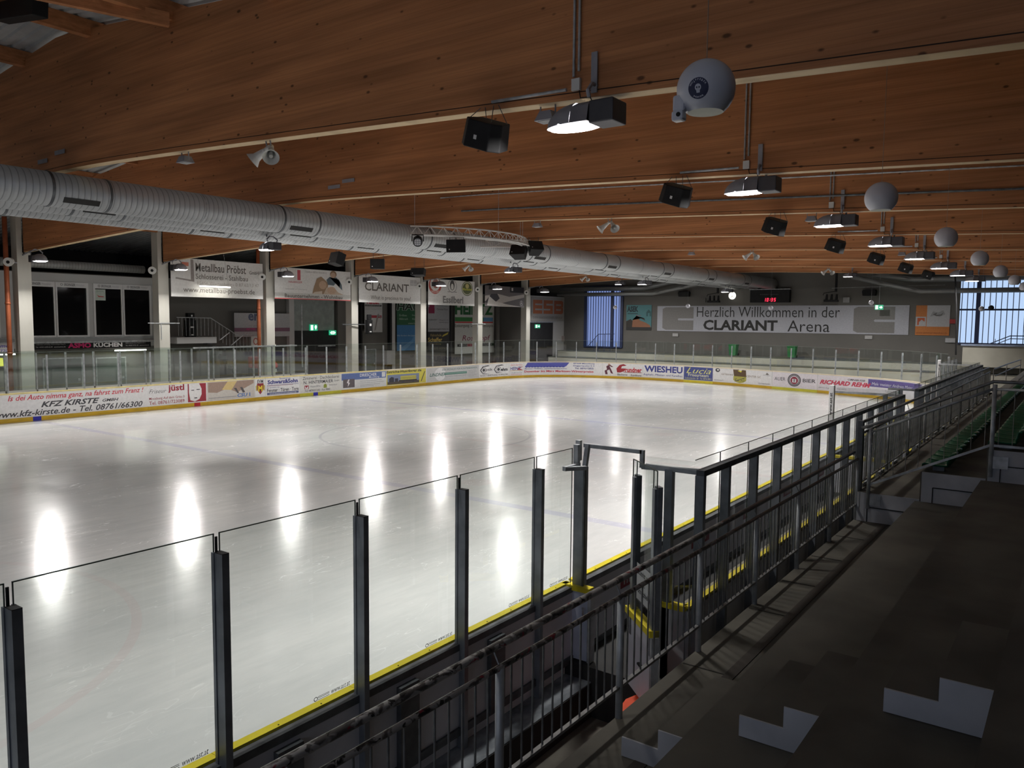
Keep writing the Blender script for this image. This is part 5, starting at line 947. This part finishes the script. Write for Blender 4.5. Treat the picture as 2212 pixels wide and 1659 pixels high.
for i in (-1, 0, 1):
    for j in (-1, 0, 1): q.cyl(c+d*.115+e*i*.065+g*j*.065, c+d*.125+e*i*.065+g*j*.065, .026, 10)
q.build('lens', C((.6, .62, .66)), t)
# thing at the upper left corner
tag(MB().prism([(-13.9, 10.45), (-12.15, 10.2), (-12.1, 10.6), (-13.9, 10.8)], 'y', -14.6, -14.3).build('dark_box', BLACK, bevel=.02), 'dark box under the roof at the upper left corner', 'box')
for k, (x, y) in enumerate(((-16.1, -12.78), (-15.2, -12.78), (-12.9, -6.28), (-12.3, -6.28))):
    tag(MB().box(x-.25, x+.25, y-.01, y+.0, 8.05+.12*(k % 2), 8.15+.12*(k % 2)).build('beam_plate', LAMPM), ['lower left', 'upper', 'lower', 'right'][k]+' grey metal plate on the '+('nearest' if k < 2 else 'second')+' beam face above the ducts', 'plate', 'grey plates on the beams')
# ------------------------------------------------------------------ near boards, glass and benches
NB = 'rink boards on the near side'; NEAR = []
PY = [-21.47+1.31*k for k in range(6)]      # -21.47 ... -14.92
def near_board(y0, y1, lab, bench=False):
    t = thing('dasher_board', lab, 'rink board', (.06, y0, 0), NB)
    zb = .30 if bench else .28
    MB().box(0, .10, y0+.004, y1-.004, .0, 1.165).build('board_panel', BOARDW, t)
    MB().box(.10, .135, y0+.004, y1-.004, zb, 1.10).build('back_panel', BOARDB, t)
    MB().box(-.02, .062, y0+.002, y1-.002, 1.165, 1.19).build('cap_rail', YEL, t)
    MB().box(.055, .142, y0+.002, y1-.002, 1.10, 1.166).build('top_profile', STEELD, t)
    MB().box(.10, .16, y0+.002, y1-.002, zb-.03, zb+.05).build('bottom_profile', STEELD, t)
    m = MB(); y = y0+.12
    while y < y1: m.cyl((.04, y, 1.189), (.04, y, 1.193), .007, 8); y += .42
    m.build('cap_screws', BLACK, t)
    return t
nbl = ['near board section at the very bottom left of the view', 'near board section under the glass pane at the bottom left', 'near board section between the second and third glass post from the left', 'near board section between the third and fourth glass post from the left', 'near board section between the fourth and fifth glass post from the left', 'short near board section ending at the open gate']
LG = C((.10, .10, .11))
for k, y0 in enumerate(PY):
    y1 = PY[k+1] if k < 5 else -14.10
    t = near_board(y0, y1, nbl[k]); NEAR.append(t)
    if y1-y0 > 1: MB().box(.13, .19, y0+.42, y0+.66, .28, 1.06).build('stud', STEELD, t)
    S = SX(.139); m = MB().text(S, 'www.ast.at', y0+.2, y0+.34, .90, .925, .002, .01); m.build('lettering', LG, t); m = MB().ring(S, y0+.22, .965, .02, .02, .006, .002)
    for q in (.95, .965, .98): m.rect(S, y0+.25, y0+.36, q, q+.006, .002)
    m.build('emblem', LG, t)
def pane(x, y0, y1, z0, z1, par, txt=True, nm='glass_pane', edges=True, axis='y', y=None):
    if axis == 'y': F = lambda a, b, c, d, t_=.004: MB().box(x-t_, x+t_, a, b, c, d)
    else: F = lambda a, b, c, d, t_=.004: MB().box(a, b, x-t_, x+t_, c, d)
    q = [(x, y0, z0), (x, y1, z0), (x, y1, z1), (x, y0, z1)] if axis == 'y' else [(y0, x, z0), (y1, x, z0), (y1, x, z1), (y0, x, z1)]
    g = MB().add(q, [(0, 1, 2, 3)]).build(nm, GLASS if txt else GLASSC, par)
    m = MB(); m.v, m.f = [], []
    for a, b_, c, d in ((y0, y1, z1-.004, z1+.003), (y0, y0+.006, z0, z1), (y1-.006, y1, z0, z1)):
        w_ = F(a, b_, c, d, .005); m.add(w_.v, w_.f)
    m.build('glass_edge', GLEDGE, g)
    if txt and axis == 'y':
        S = SX(x+.006); tm = MB().text(S, 'www.ast.at', y1-.28, y1-.08, z0+.075, z0+.11, 0, .0, .2); tm.build('lettering', LG, g); tm = MB().ring(S, y1-.44, z0+.09, .02, .018, .006, 0)
        for q in (.075, .09, .10): tm.rect(S, y1-.42, y1-.3, z0+q, z0+q+.004, 0)
        tm.build('emblem', LG, g)
    return g
for k, y0 in enumerate(PY): pane(.10, y0+.02, (PY[k+1] if k < 5 else -14.13)-.02, 1.2, 2.82, NEAR[k])
for k, y in enumerate(PY):
    t = NEAR[k]
    pp = MB().box(.115, .205, y-.028, y+.028, .05, 2.69).box(.085, .115, y-.034, y-.018, 1.15, 2.69).box(.085, .115, y+.018, y+.034, 1.15, 2.69).build('glass_post', M('post_grey', (.24, .26, .29), .45, .55, .2, (5, 5, 5)) if 'post_grey' not in bpy.data.materials else bpy.data.materials['post_grey'], t)
    MB().box(.115, .205, y-.028, y+.028, 2.69, 2.694).build('post_cap', BLACK, pp)
    if k and k < 5: MB().box(.105, .115, y-.017, y-.001, 2.69, 2.80).build('rubber_gasket', RUBBER, pp)
PG = bpy.data.materials['post_grey']
struct(MB().box(.0, .46, -31, -14.25, -.3, .12).build('trim_20', M('snowy_ledge', (.36, .38, .42), .8, 0, 0, (6, 3, 6), dark=(.12, .13, .15))))
struct(MB().box(.0, 1.7, -14.25, 14.4, -.3, .29).build('trim_21', RUBBER))
struct(MB().box(.461, .47, -31, -14.25, -.3, .11).build('trim_22', RUBBER))
# gate: heavy post with bracket and overhead bar, end return, open leaf
t = thing('rink_gate', 'galvanised gate frame with overhead bar beside the bench corner', 'gate', (.17, -14.08, .1))
MB().box(.12, .25, -14.14, -14.03, .3, 2.60).build('gate_post', PG, t)
MB().box(.25, .27, -14.15, -14.12, .3, 2.6).build('post_flange', STEELD, t)
MB().box(.10, .16, -14.13, -14.07, 2.6, 2.86).box(.08, .14, -14.05, -14.0, 2.66, 2.90).bar((.16, -14.1, 2.62), (.16, -14.42, 2.62), .05).bar((.16, -14.42, 2.62), (.27, -14.12, 2.6), .045).build('bracket', STEEL, t)
MB().bar((.22, -14.06, 2.60), (.22, -14.0, 2.86), .05).bar((.16, -13.98, 2.84), (.92, -13.98, 2.84), .045).bar((.92, -13.98, 2.86), (.92, -13.98, 2.66), .045).bar((.92, -13.98, 2.67), (1.60, -13.98, 2.70), .05).build('overhead_bar', STEEL, t)
MB().box(.0, .36, -14.16, -14.10, .3, 1.13).build('end_panel', M('end_panel_blue_reflection', (.55, .60, .72), .5), t)  # white panel, its bluish reflection put into the base colour
MB().box(.0, .38, -14.19, -14.08, 1.13, 1.19).build('end_cap', YEL, t)
MB().box(.36, .40, -14.19, -14.08, .3, 1.13).box(.0, .03, -14.2, -14.14, .3, 1.13).build('end_profile', STEEL, t)
MB().tube([(.30, -14.2, .95), (.33, -14.24, .95), (.33, -14.24, .85)], .012, 6).build('latch', STEEL, t)
struct(MB().box(-.2, .0, -14.1, -13.95, .0, .01).build('trim_23', STEELD))
# open leaf swung towards the camera
A_, B_ = Vector((1.0, -14.35)), Vector((1.52, -14.84)); dv = (B_-A_).normalized(); nv = Vector((-dv.y, dv.x))
def SLf(u, v, d=0): return (A_.x+dv.x*u-nv.x*d, A_.y+dv.y*u-nv.y*d, v)      # d>0 faces the camera side
LW = (B_-A_).length
t = thing('gate_leaf', 'open gate leaf with white panel, yellow cap and glass top, seen through the railing', 'gate', (1.0, -14.35, .3))
MB().slab(SLf, 0, LW, .33, 1.12, -.03, .03).build('leaf_panel', M('leaf_white', (.62, .62, .68), .5, 0, .06), t)
MB().slab(SLf, -.01, LW+.03, 1.12, 1.19, -.05, .06).build('cap_rail', YEL, t)
MB().slab(SLf, LW, LW+.05, .3, 1.12, -.04, .04).build('hinge_profile', STEEL, t)
MB().slab(SLf, .0, LW, 1.19, 2.82, 0, .004).build('leaf_glass', GLASSL, t)
e = MB()
for a in (0, .12, LW-.1, LW): e.slab(SLf, a-.004, a+.004, 1.19, 2.82, -.005, .005)
e.slab(SLf, 0, LW, 2.815, 2.823, -.005, .005).build('glass_edge', GLEDGE, t)
for a in (.09, LW-.02): MB().slab(SLf, a-.05, a+.05, .9, 2.66, -.05, .0).slab(SLf, a-.035, a+.035, .9, 2.64, .0, .03).build('leaf_post', PG, t)
MB().slab(SLf, LW*.62-.04, LW*.62+.04, .70, .72, .03, .06).build('handle', BLACK, t)
sg = MB().slab(SLf, LW*.30, LW*.92, 1.34, 1.74, .008, .012).build('safety_sign', C((.58, .6, .62)), t)
for st, a, b_, c, d in (('Zutritt nur', .36, .86, 1.63, 1.69), ('mit', .5, .64, 1.53, 1.59), ('Schutzhelm', .36, .86, 1.43, 1.49)): MB().text(SLf, st, LW*a, LW*b_, c, d, .014, .01).build('lettering', C((.02, .02, .02)), sg)
MB().slab(SLf, LW*.31, LW*.91, 1.345, 1.352, .013, .015).build('border_line', C((.02, .02, .02)), sg)
# bench boxes
def bench(y0, y1, lab, lab2, first):
    t = thing('bench_shield', lab, 'bench shield', (1.56, y0, .3), 'shields behind the near benches')
    ys = [y0]; y = y0+.74
    while y < y1-.3: ys.append(y); y += .945
    ys.append(y1)
    for y in ys: MB().box(1.58, 1.68, y-.035, y+.035, .3, 2.66).build('shield_post', PG, t)
    MB().box(1.59, 1.68, y0-.03, y1+.03, 2.655, 2.72).build('top_rail', STEELD, t)
    for a, b_ in zip(ys, ys[1:]):
        g = MB().add([(1.56, a+.01, 1.2), (1.56, b_-.01, 1.2), (1.56, b_-.01, 2.82), (1.56, a+.01, 2.82)], [(0, 1, 2, 3)]).build('shield_glass', GLASSC, t)
        MB().box(1.556, 1.564, a+.01, b_-.01, 2.815, 2.822).box(1.555, 1.565, b_-.014, b_-.006, 1.2, 2.82).build('glass_edge', GLEDGE, g)
    MB().box(1.48, 1.54, y0, y1, .3, 1.13).build('rear_board', BOARDB, t)
    MB().box(1.47, 1.545, y0, y1, 1.165, 1.19).build('rear_cap', YEL, t); MB().box(1.41, 1.469, y0, y1, 1.14, 1.175).build('inner_cap', M('dull_cap', (.30, .27, .2), .6) if 'dull_cap' not in bpy.data.materials else bpy.data.materials['dull_cap'], t)
    MB().box(1.42, 1.44, y0, y1, .95, 1.12).build('lower_profile', STEELD, t)
    # transverse ends
    for yy, x0 in ((y0, .98), (y1, .12)):
        MB().bar((x0, yy, 2.69), (1.63, yy, 2.69), .045, .05).build('cross_rail', STEEL, t)
        MB().box(x0, 1.56, yy-.004, yy+.004, 1.2, 2.80).build('end_glass', GLASSC, t)
        MB().box(1.22, 1.31, yy-.03, yy+.05, .3, 2.68).build('end_post', PG, t)
        MB().box(1.22 if yy == y0 else .12, 1.5, yy-.03, yy+.03, .3, 1.13).build('end_board', BOARDB, t); MB().box(1.2 if yy == y0 else .12, 1.5, yy-.05, yy+.05, 1.13, 1.19).build('end_cap', YEL, t)
    o = thing('team_bench', lab2, 'bench', (1.15, (y0+y1)/2, .29), 'team benches')
    MB().box(1.0, 1.32, y0+.3, y1-.3, .70, .74).build('bench_seat', M('bench_wood', (.10, .08, .06), .7) if 'bench_wood' not in bpy.data.materials else bpy.data.materials['bench_wood'], o)
    y = y0+.5
    while y < y1-.3: MB().box(1.05, 1.25, y-.03, y+.03, .29, .70).build('leg', STEELD, o); y += 2.1
bench(-14.0, -2.45, 'long glass shield with top rail behind the nearest team bench', 'dark team bench inside the nearest bench box', True)
bench(-.6, 14.1, 'far glass shield with top rail behind the second team bench', 'dark team bench inside the farther bench box', False)
yb = -14.0; k = 0
names = ['near board section beside the open gate and its red plate', 'near board section behind the second bench shield post group', 'near board section at mid length of the nearest bench', 'near board section with the red line ending on it', 'near board section toward the far end of the nearest bench', 'near board section by the white vertical pole', 'near board section just past the white vertical pole', 'near board section along the second bench, nearest part', 'near board section along the second bench, second part', 'near board section along the second bench, middle part', 'near board section along the second bench, fourth part', 'near board section along the second bench, fifth part', 'near board section at the far end of the second bench', 'near board section before the far right corner', 'last near board section at the far right corner']
yy = [-14.0, -11.7, -9.4, -7.1, -4.8, -2.5, -.5, 1.9, 4.3, 6.7, 9.1, 11.5, 14.1, 17.0, 20.0, 22.5]
yy = yy[:-1]; t_last = [None, None]
for k in range(len(yy)-1):
    t = near_board(yy[k], yy[k+1], names[k], True); t_last = [t_last[1], t]
    if k < 6:
        p = MB().box(.136, .142, yy[k]+1.05, yy[k]+1.75, .80, .98).build('red_plate', C((.22, .015, .03)), t)
        MB().text(SX(.143), 'hiller', yy[k]+1.12, yy[k]+1.68, .84, .95, .002, .02).build('lettering', C((.45, .42, .42)), p)
for y, lab, z1 in ((-2.6, 'white vertical pole with printed web address in the middle of the near boards', 2.86), (14.15, 'farther white vertical pole with printing at the second bench end', 2.86)):
    t = thing('white_pole', lab, 'pole', (.14, y, 1.19), 'white printed poles')
    MB().box(.08, .20, y-.06, y+.06, .3, z1).build('pole_profile', FRAME, t, bevel=.02)
    Sv = lambda u, v, d=0, y=y: (.14-.04+v, y-.061-d, u)      # text runs upwards
    Sv2 = lambda u, v, d=0, y=y: (.10+(.08-v), y-.061-d, u)
    MB().text(Sv2, 'www.ast.at', 2.15, 2.68, .012, .068, .002, .02).build('lettering', C((.03, .03, .03)), t); MB().text(Sv2, 'Ice Rinks', 1.3, 1.72, .012, .068, .002, .0, .2).build('lettering', C((.03, .03, .03)), t)
    m = MB()
    for q in range(5): m.poly(Sv2, [(1.82+.04*q, .02), (1.85+.04*q, .02), (1.87+.04*q, .06), (1.84+.04*q, .06)], .002)
    m.build('emblem', C((.3, .3, .3)), t)
t = thing('bench_gate', 'white low gate with a cream cap between the two team benches', 'gate', (.9, -2.2, .3))
MB().box(.55, 1.15, -2.32, -2.26, .32, 1.12).build('leaf_panel', BOARDW, t); MB().box(.52, 1.18, -2.36, -2.22, 1.12, 1.19).build('cap_rail', CREAM, t); MB().box(.7, .85, -2.345, -2.325, .6, .95).build('lock_plate', STEELD, t)
for k, y in enumerate((15.5, 16.8, 18.1, 19.4)):
    glass_post((.12, y, 1.19), math.pi/2, t_last[0 if y < 17 else 1]); pane(.08, y-1.28, y-.02, 1.2, 2.82, t_last[0 if y < 17 else 1], False)
# orange-red sheet on the sunken floor
pts = [UZ(a, b_, .30) for a, b_ in ((1343, 1522), (1352, 1510), (1378, 1499), (1400, 1497), (1412, 1500), (1400, 1560), (1345, 1560))]
tag(MB().prism(pts, 'z', -.28, .30).build('orange_step', ORSH), 'orange-red step block below the railing beside the open gate leaf', 'step')
bpy.data.objects['floor'].location.z = -.28
struct(MB().box(-37.0, -30.08, -31, 34, -.2, .0).build('trim_24', PAV))
# ------------------------------------------------------------------ railings
def railing(name, X, y0, y1, zf, ztop, zmid, zbot, dpost, lab, nb_max=100, off=-.07, stick=False, r=.027):
    t = thing(name, lab, 'railing', (X, y0, zf))
    MB().tube([(X+off, y0+(y1-y0)*q/12, ztop) for q in range(13)], r, 12).build('handrail', STICK if stick else RAILM, t, True)
    MB().tube([(X, y0+(y1-y0)*q/12, zmid) for q in range(13)], .021, 10).build('top_rail', STICK if stick else RAILM, t, True)
    MB().bar((X, y0, zbot), (X, y1, zbot), .035, .022).build('bottom_rail', RAILM, t)
    n = int(round((y1-y0)/dpost)); pm = None
    for k in range(n+1):
        y = y1-dpost*k
        if y < y0-.01: break
        if pm is None:
            pm = MB().cyl((0, 0, -.12), (0, 0, zmid-zf), .03, 12).build('rail_post', STEEL, None, True); me = pm.data; bpy.data.objects.remove(pm); pm = me
            st = MB().cyl((0, 0, 0), (off, 0, ztop-zmid), .007, 6).build('stub', RAILM); ms = st.data; bpy.data.objects.remove(st)
        o = bpy.data.objects.new('rail_post', pm); COL.objects.link(o); o.parent = t; o.location = (0, y-y0, 0)
        o = bpy.data.objects.new('handrail_stub', ms); COL.objects.link(o); o.parent = t; o.location = (0, y-y0, zmid-zf)
    bm_ = MB().cyl((0, 0, 0), (0, 0, zmid-zbot), .0075, 6).build('baluster', RAILM); mb_ = bm_.data; bpy.data.objects.remove(bm_)
    ys = []; k = 0; y = y1
    nn = 12 if dpost < 1.7 else 16
    for k in range(n+1):
        for j in range(1, nn+1):
            q = y1-dpost*k-dpost*j/(nn+1)
            if q > y0: ys.append(q)
    ys.sort()
    for q in ys[:nb_max]:
        o = bpy.data.objects.new('baluster', mb_); COL.objects.link(o); o.parent = t; o.location = (0, q-y0, zbot-zf)
    if ys[nb_max:]:
        m = MB()
        for q in ys[nb_max:]: m.cyl((X, q, zbot), (X, q, zmid), .0075, 6)
        m.build('baluster', RAILM, t)['kind'] = 'stuff'
    return t
railing('front_railing', 2.0, -21.3, -8.36, 1.1, 2.215, 2.105, 1.36, 1.6225, 'long steel railing in the foreground with a sticker-covered handrail', 100, -.06, True)
t = thing('corner_post', 'thick dark steel post where the front railing meets the raised railing', 'post', (2.0, -8.2, 1.1)); MB().box(1.96, 2.04, -8.28, -8.16, 1.0, 2.72).build('post_profile', STEELD, t)
railing('raised_railing', 2.0, -8.1, 13.2, 1.57, 2.66, 2.50, 1.68, 2.13, 'raised steel railing running along the front of the green seats', 100, -.05, False)
t = thing('glass_screen_edge', 'narrow steel strip of plates under the raised railing', 'strip', (2.0, 2, 1.5))
m = MB()
for k in range(16): m.box(1.97, 2.0, -7.9+1.3*k, -7.5+1.3*k, 1.5, 1.62)
m.build('plate_row', STEEL, t)
m = MB(); P1 = [(2.0,)+UX(a, b_, 2.0) for a, b_ in ((2147, 798), (2175, 787), (2205, 777))]; P2 = [(2.0,)+UX(a, b_, 2.0) for a, b_ in ((2150, 812), (2175, 801), (2205, 788))]
t = thing('far_railing', 'short pair of rails rising at the right edge beyond the raised railing', 'railing', (2.0, P1[0][1], 1.57)); MB().tube(P1, .03).build('handrail', RAILM, t); MB().tube(P2, .025).build('mid_rail', RAILM, t)
mm = MB()
for a, b_ in zip(P1, P2): mm.cyl((a[0], a[1], b_[2]-.8), a, .02, 6)
mm.build('rail_post', RAILM, t)
# sloping guard at the stair side
yg = Y2-.03
t = thing('stair_guard', 'sloping steel guard rail climbing beside the green seats to the right edge', 'railing', (2.19, yg, 1.35))
A3, B3, C3 = (2.19, yg, 2.57), (3.84, yg, 3.36), (7.5, yg, 3.36)
up = lambda q, d: (q[0], q[1], q[2]+d)
MB().tube([(2.05, yg, 2.62), up(A3, .11), up(B3, .11), up(C3, .09)], .027, 10).build('handrail', RAILM, t, True)
MB().tube([A3, B3], .022, 10).tube([B3, C3], .02, 10).build('top_rail', STEEL, t, True)
MB().bar(up(A3, -.86), up(B3, -.84), .035, .022, (0, 1, 0)).bar(up(B3, -.84), up(C3, -.84), .035, .022, (0, 1, 0)).build('bottom_rail', STEEL, t)
for x, za, zb_ in ((2.19, 1.32, 2.62), (3.86, 2.05, 3.43), (5.6, 2.9, 3.43)): MB().cyl((x, yg, za), (x, yg, zb_), .03, 12).build('rail_post', STEEL, t, True)
for k in range(1, 30):
    x = 2.19+.175*k
    if abs(x-3.86) < .06 or x > 6: continue
    z = 2.57+.79*(x-2.19)/1.65 if x < 3.84 else 3.36
    MB().cyl((x, yg, z-.85), (x, yg, z), .006, 6).build('baluster', RAILM, t)
for x, z in ((2.28, 1.47), (3.98, 2.27)): MB().box(x-.1, x+.1, yg-.012, yg, z-.09, z+.09).build('mount_plate', STEEL, t)
# ------------------------------------------------------------------ green seats
def make_seat():
    t = thing('stadium_seat', '', '', (0, 0, 0), 'green shell seats')
    prof = [(-.40, -.055), (-.405, -.02), (-.38, .0), (-.28, -.015), (-.15, -.02), (-.06, -.01), (-.015, .04), (.0, .12), (.012, .19), (.03, .205), (.05, .195)]
    n = 9; vs = []; fs = []
    for i, (x, z) in enumerate(prof):
        for j in range(n):
            u = -1+2*j/(n-1); k = abs(u)**4
            cut = .20 if i >= 8 else 0
            vs.append((x-(.05*u*u if i > 5 else 0), .21*u*(1-.06*(i >= 8)), z+.035*k*(1 if i < 7 else -.6)))
    fs = [(i*n+j, i*n+j+1, (i+1)*n+j+1, (i+1)*n+j) for i in range(len(prof)-1) for j in range(n-1)]
    o = MB().add(vs, fs).build('seat_shell', GREEN, t, True); s = o.modifiers.new('thickness', 'SOLIDIFY'); s.thickness = .012
    MB().box(-.28, -.12, -.05, .05, -.09, -.02).build('seat_foot', STEELD, t)
    return t
s0 = make_seat(); first = True
for r in range(2):
    for k in range(43):
        t = s0 if first else copy_tree(s0); first = False
        t.location = (3.34+.875*r, -8.08+.5*k, 2.10+.44*r)
        t['label'] = ('%s green shell seat from the stair in the %s row' % (ORD[k], 'front' if r == 0 else 'second'))
        t['category'] = 'seat'; t['group'] = 'green shell seats'
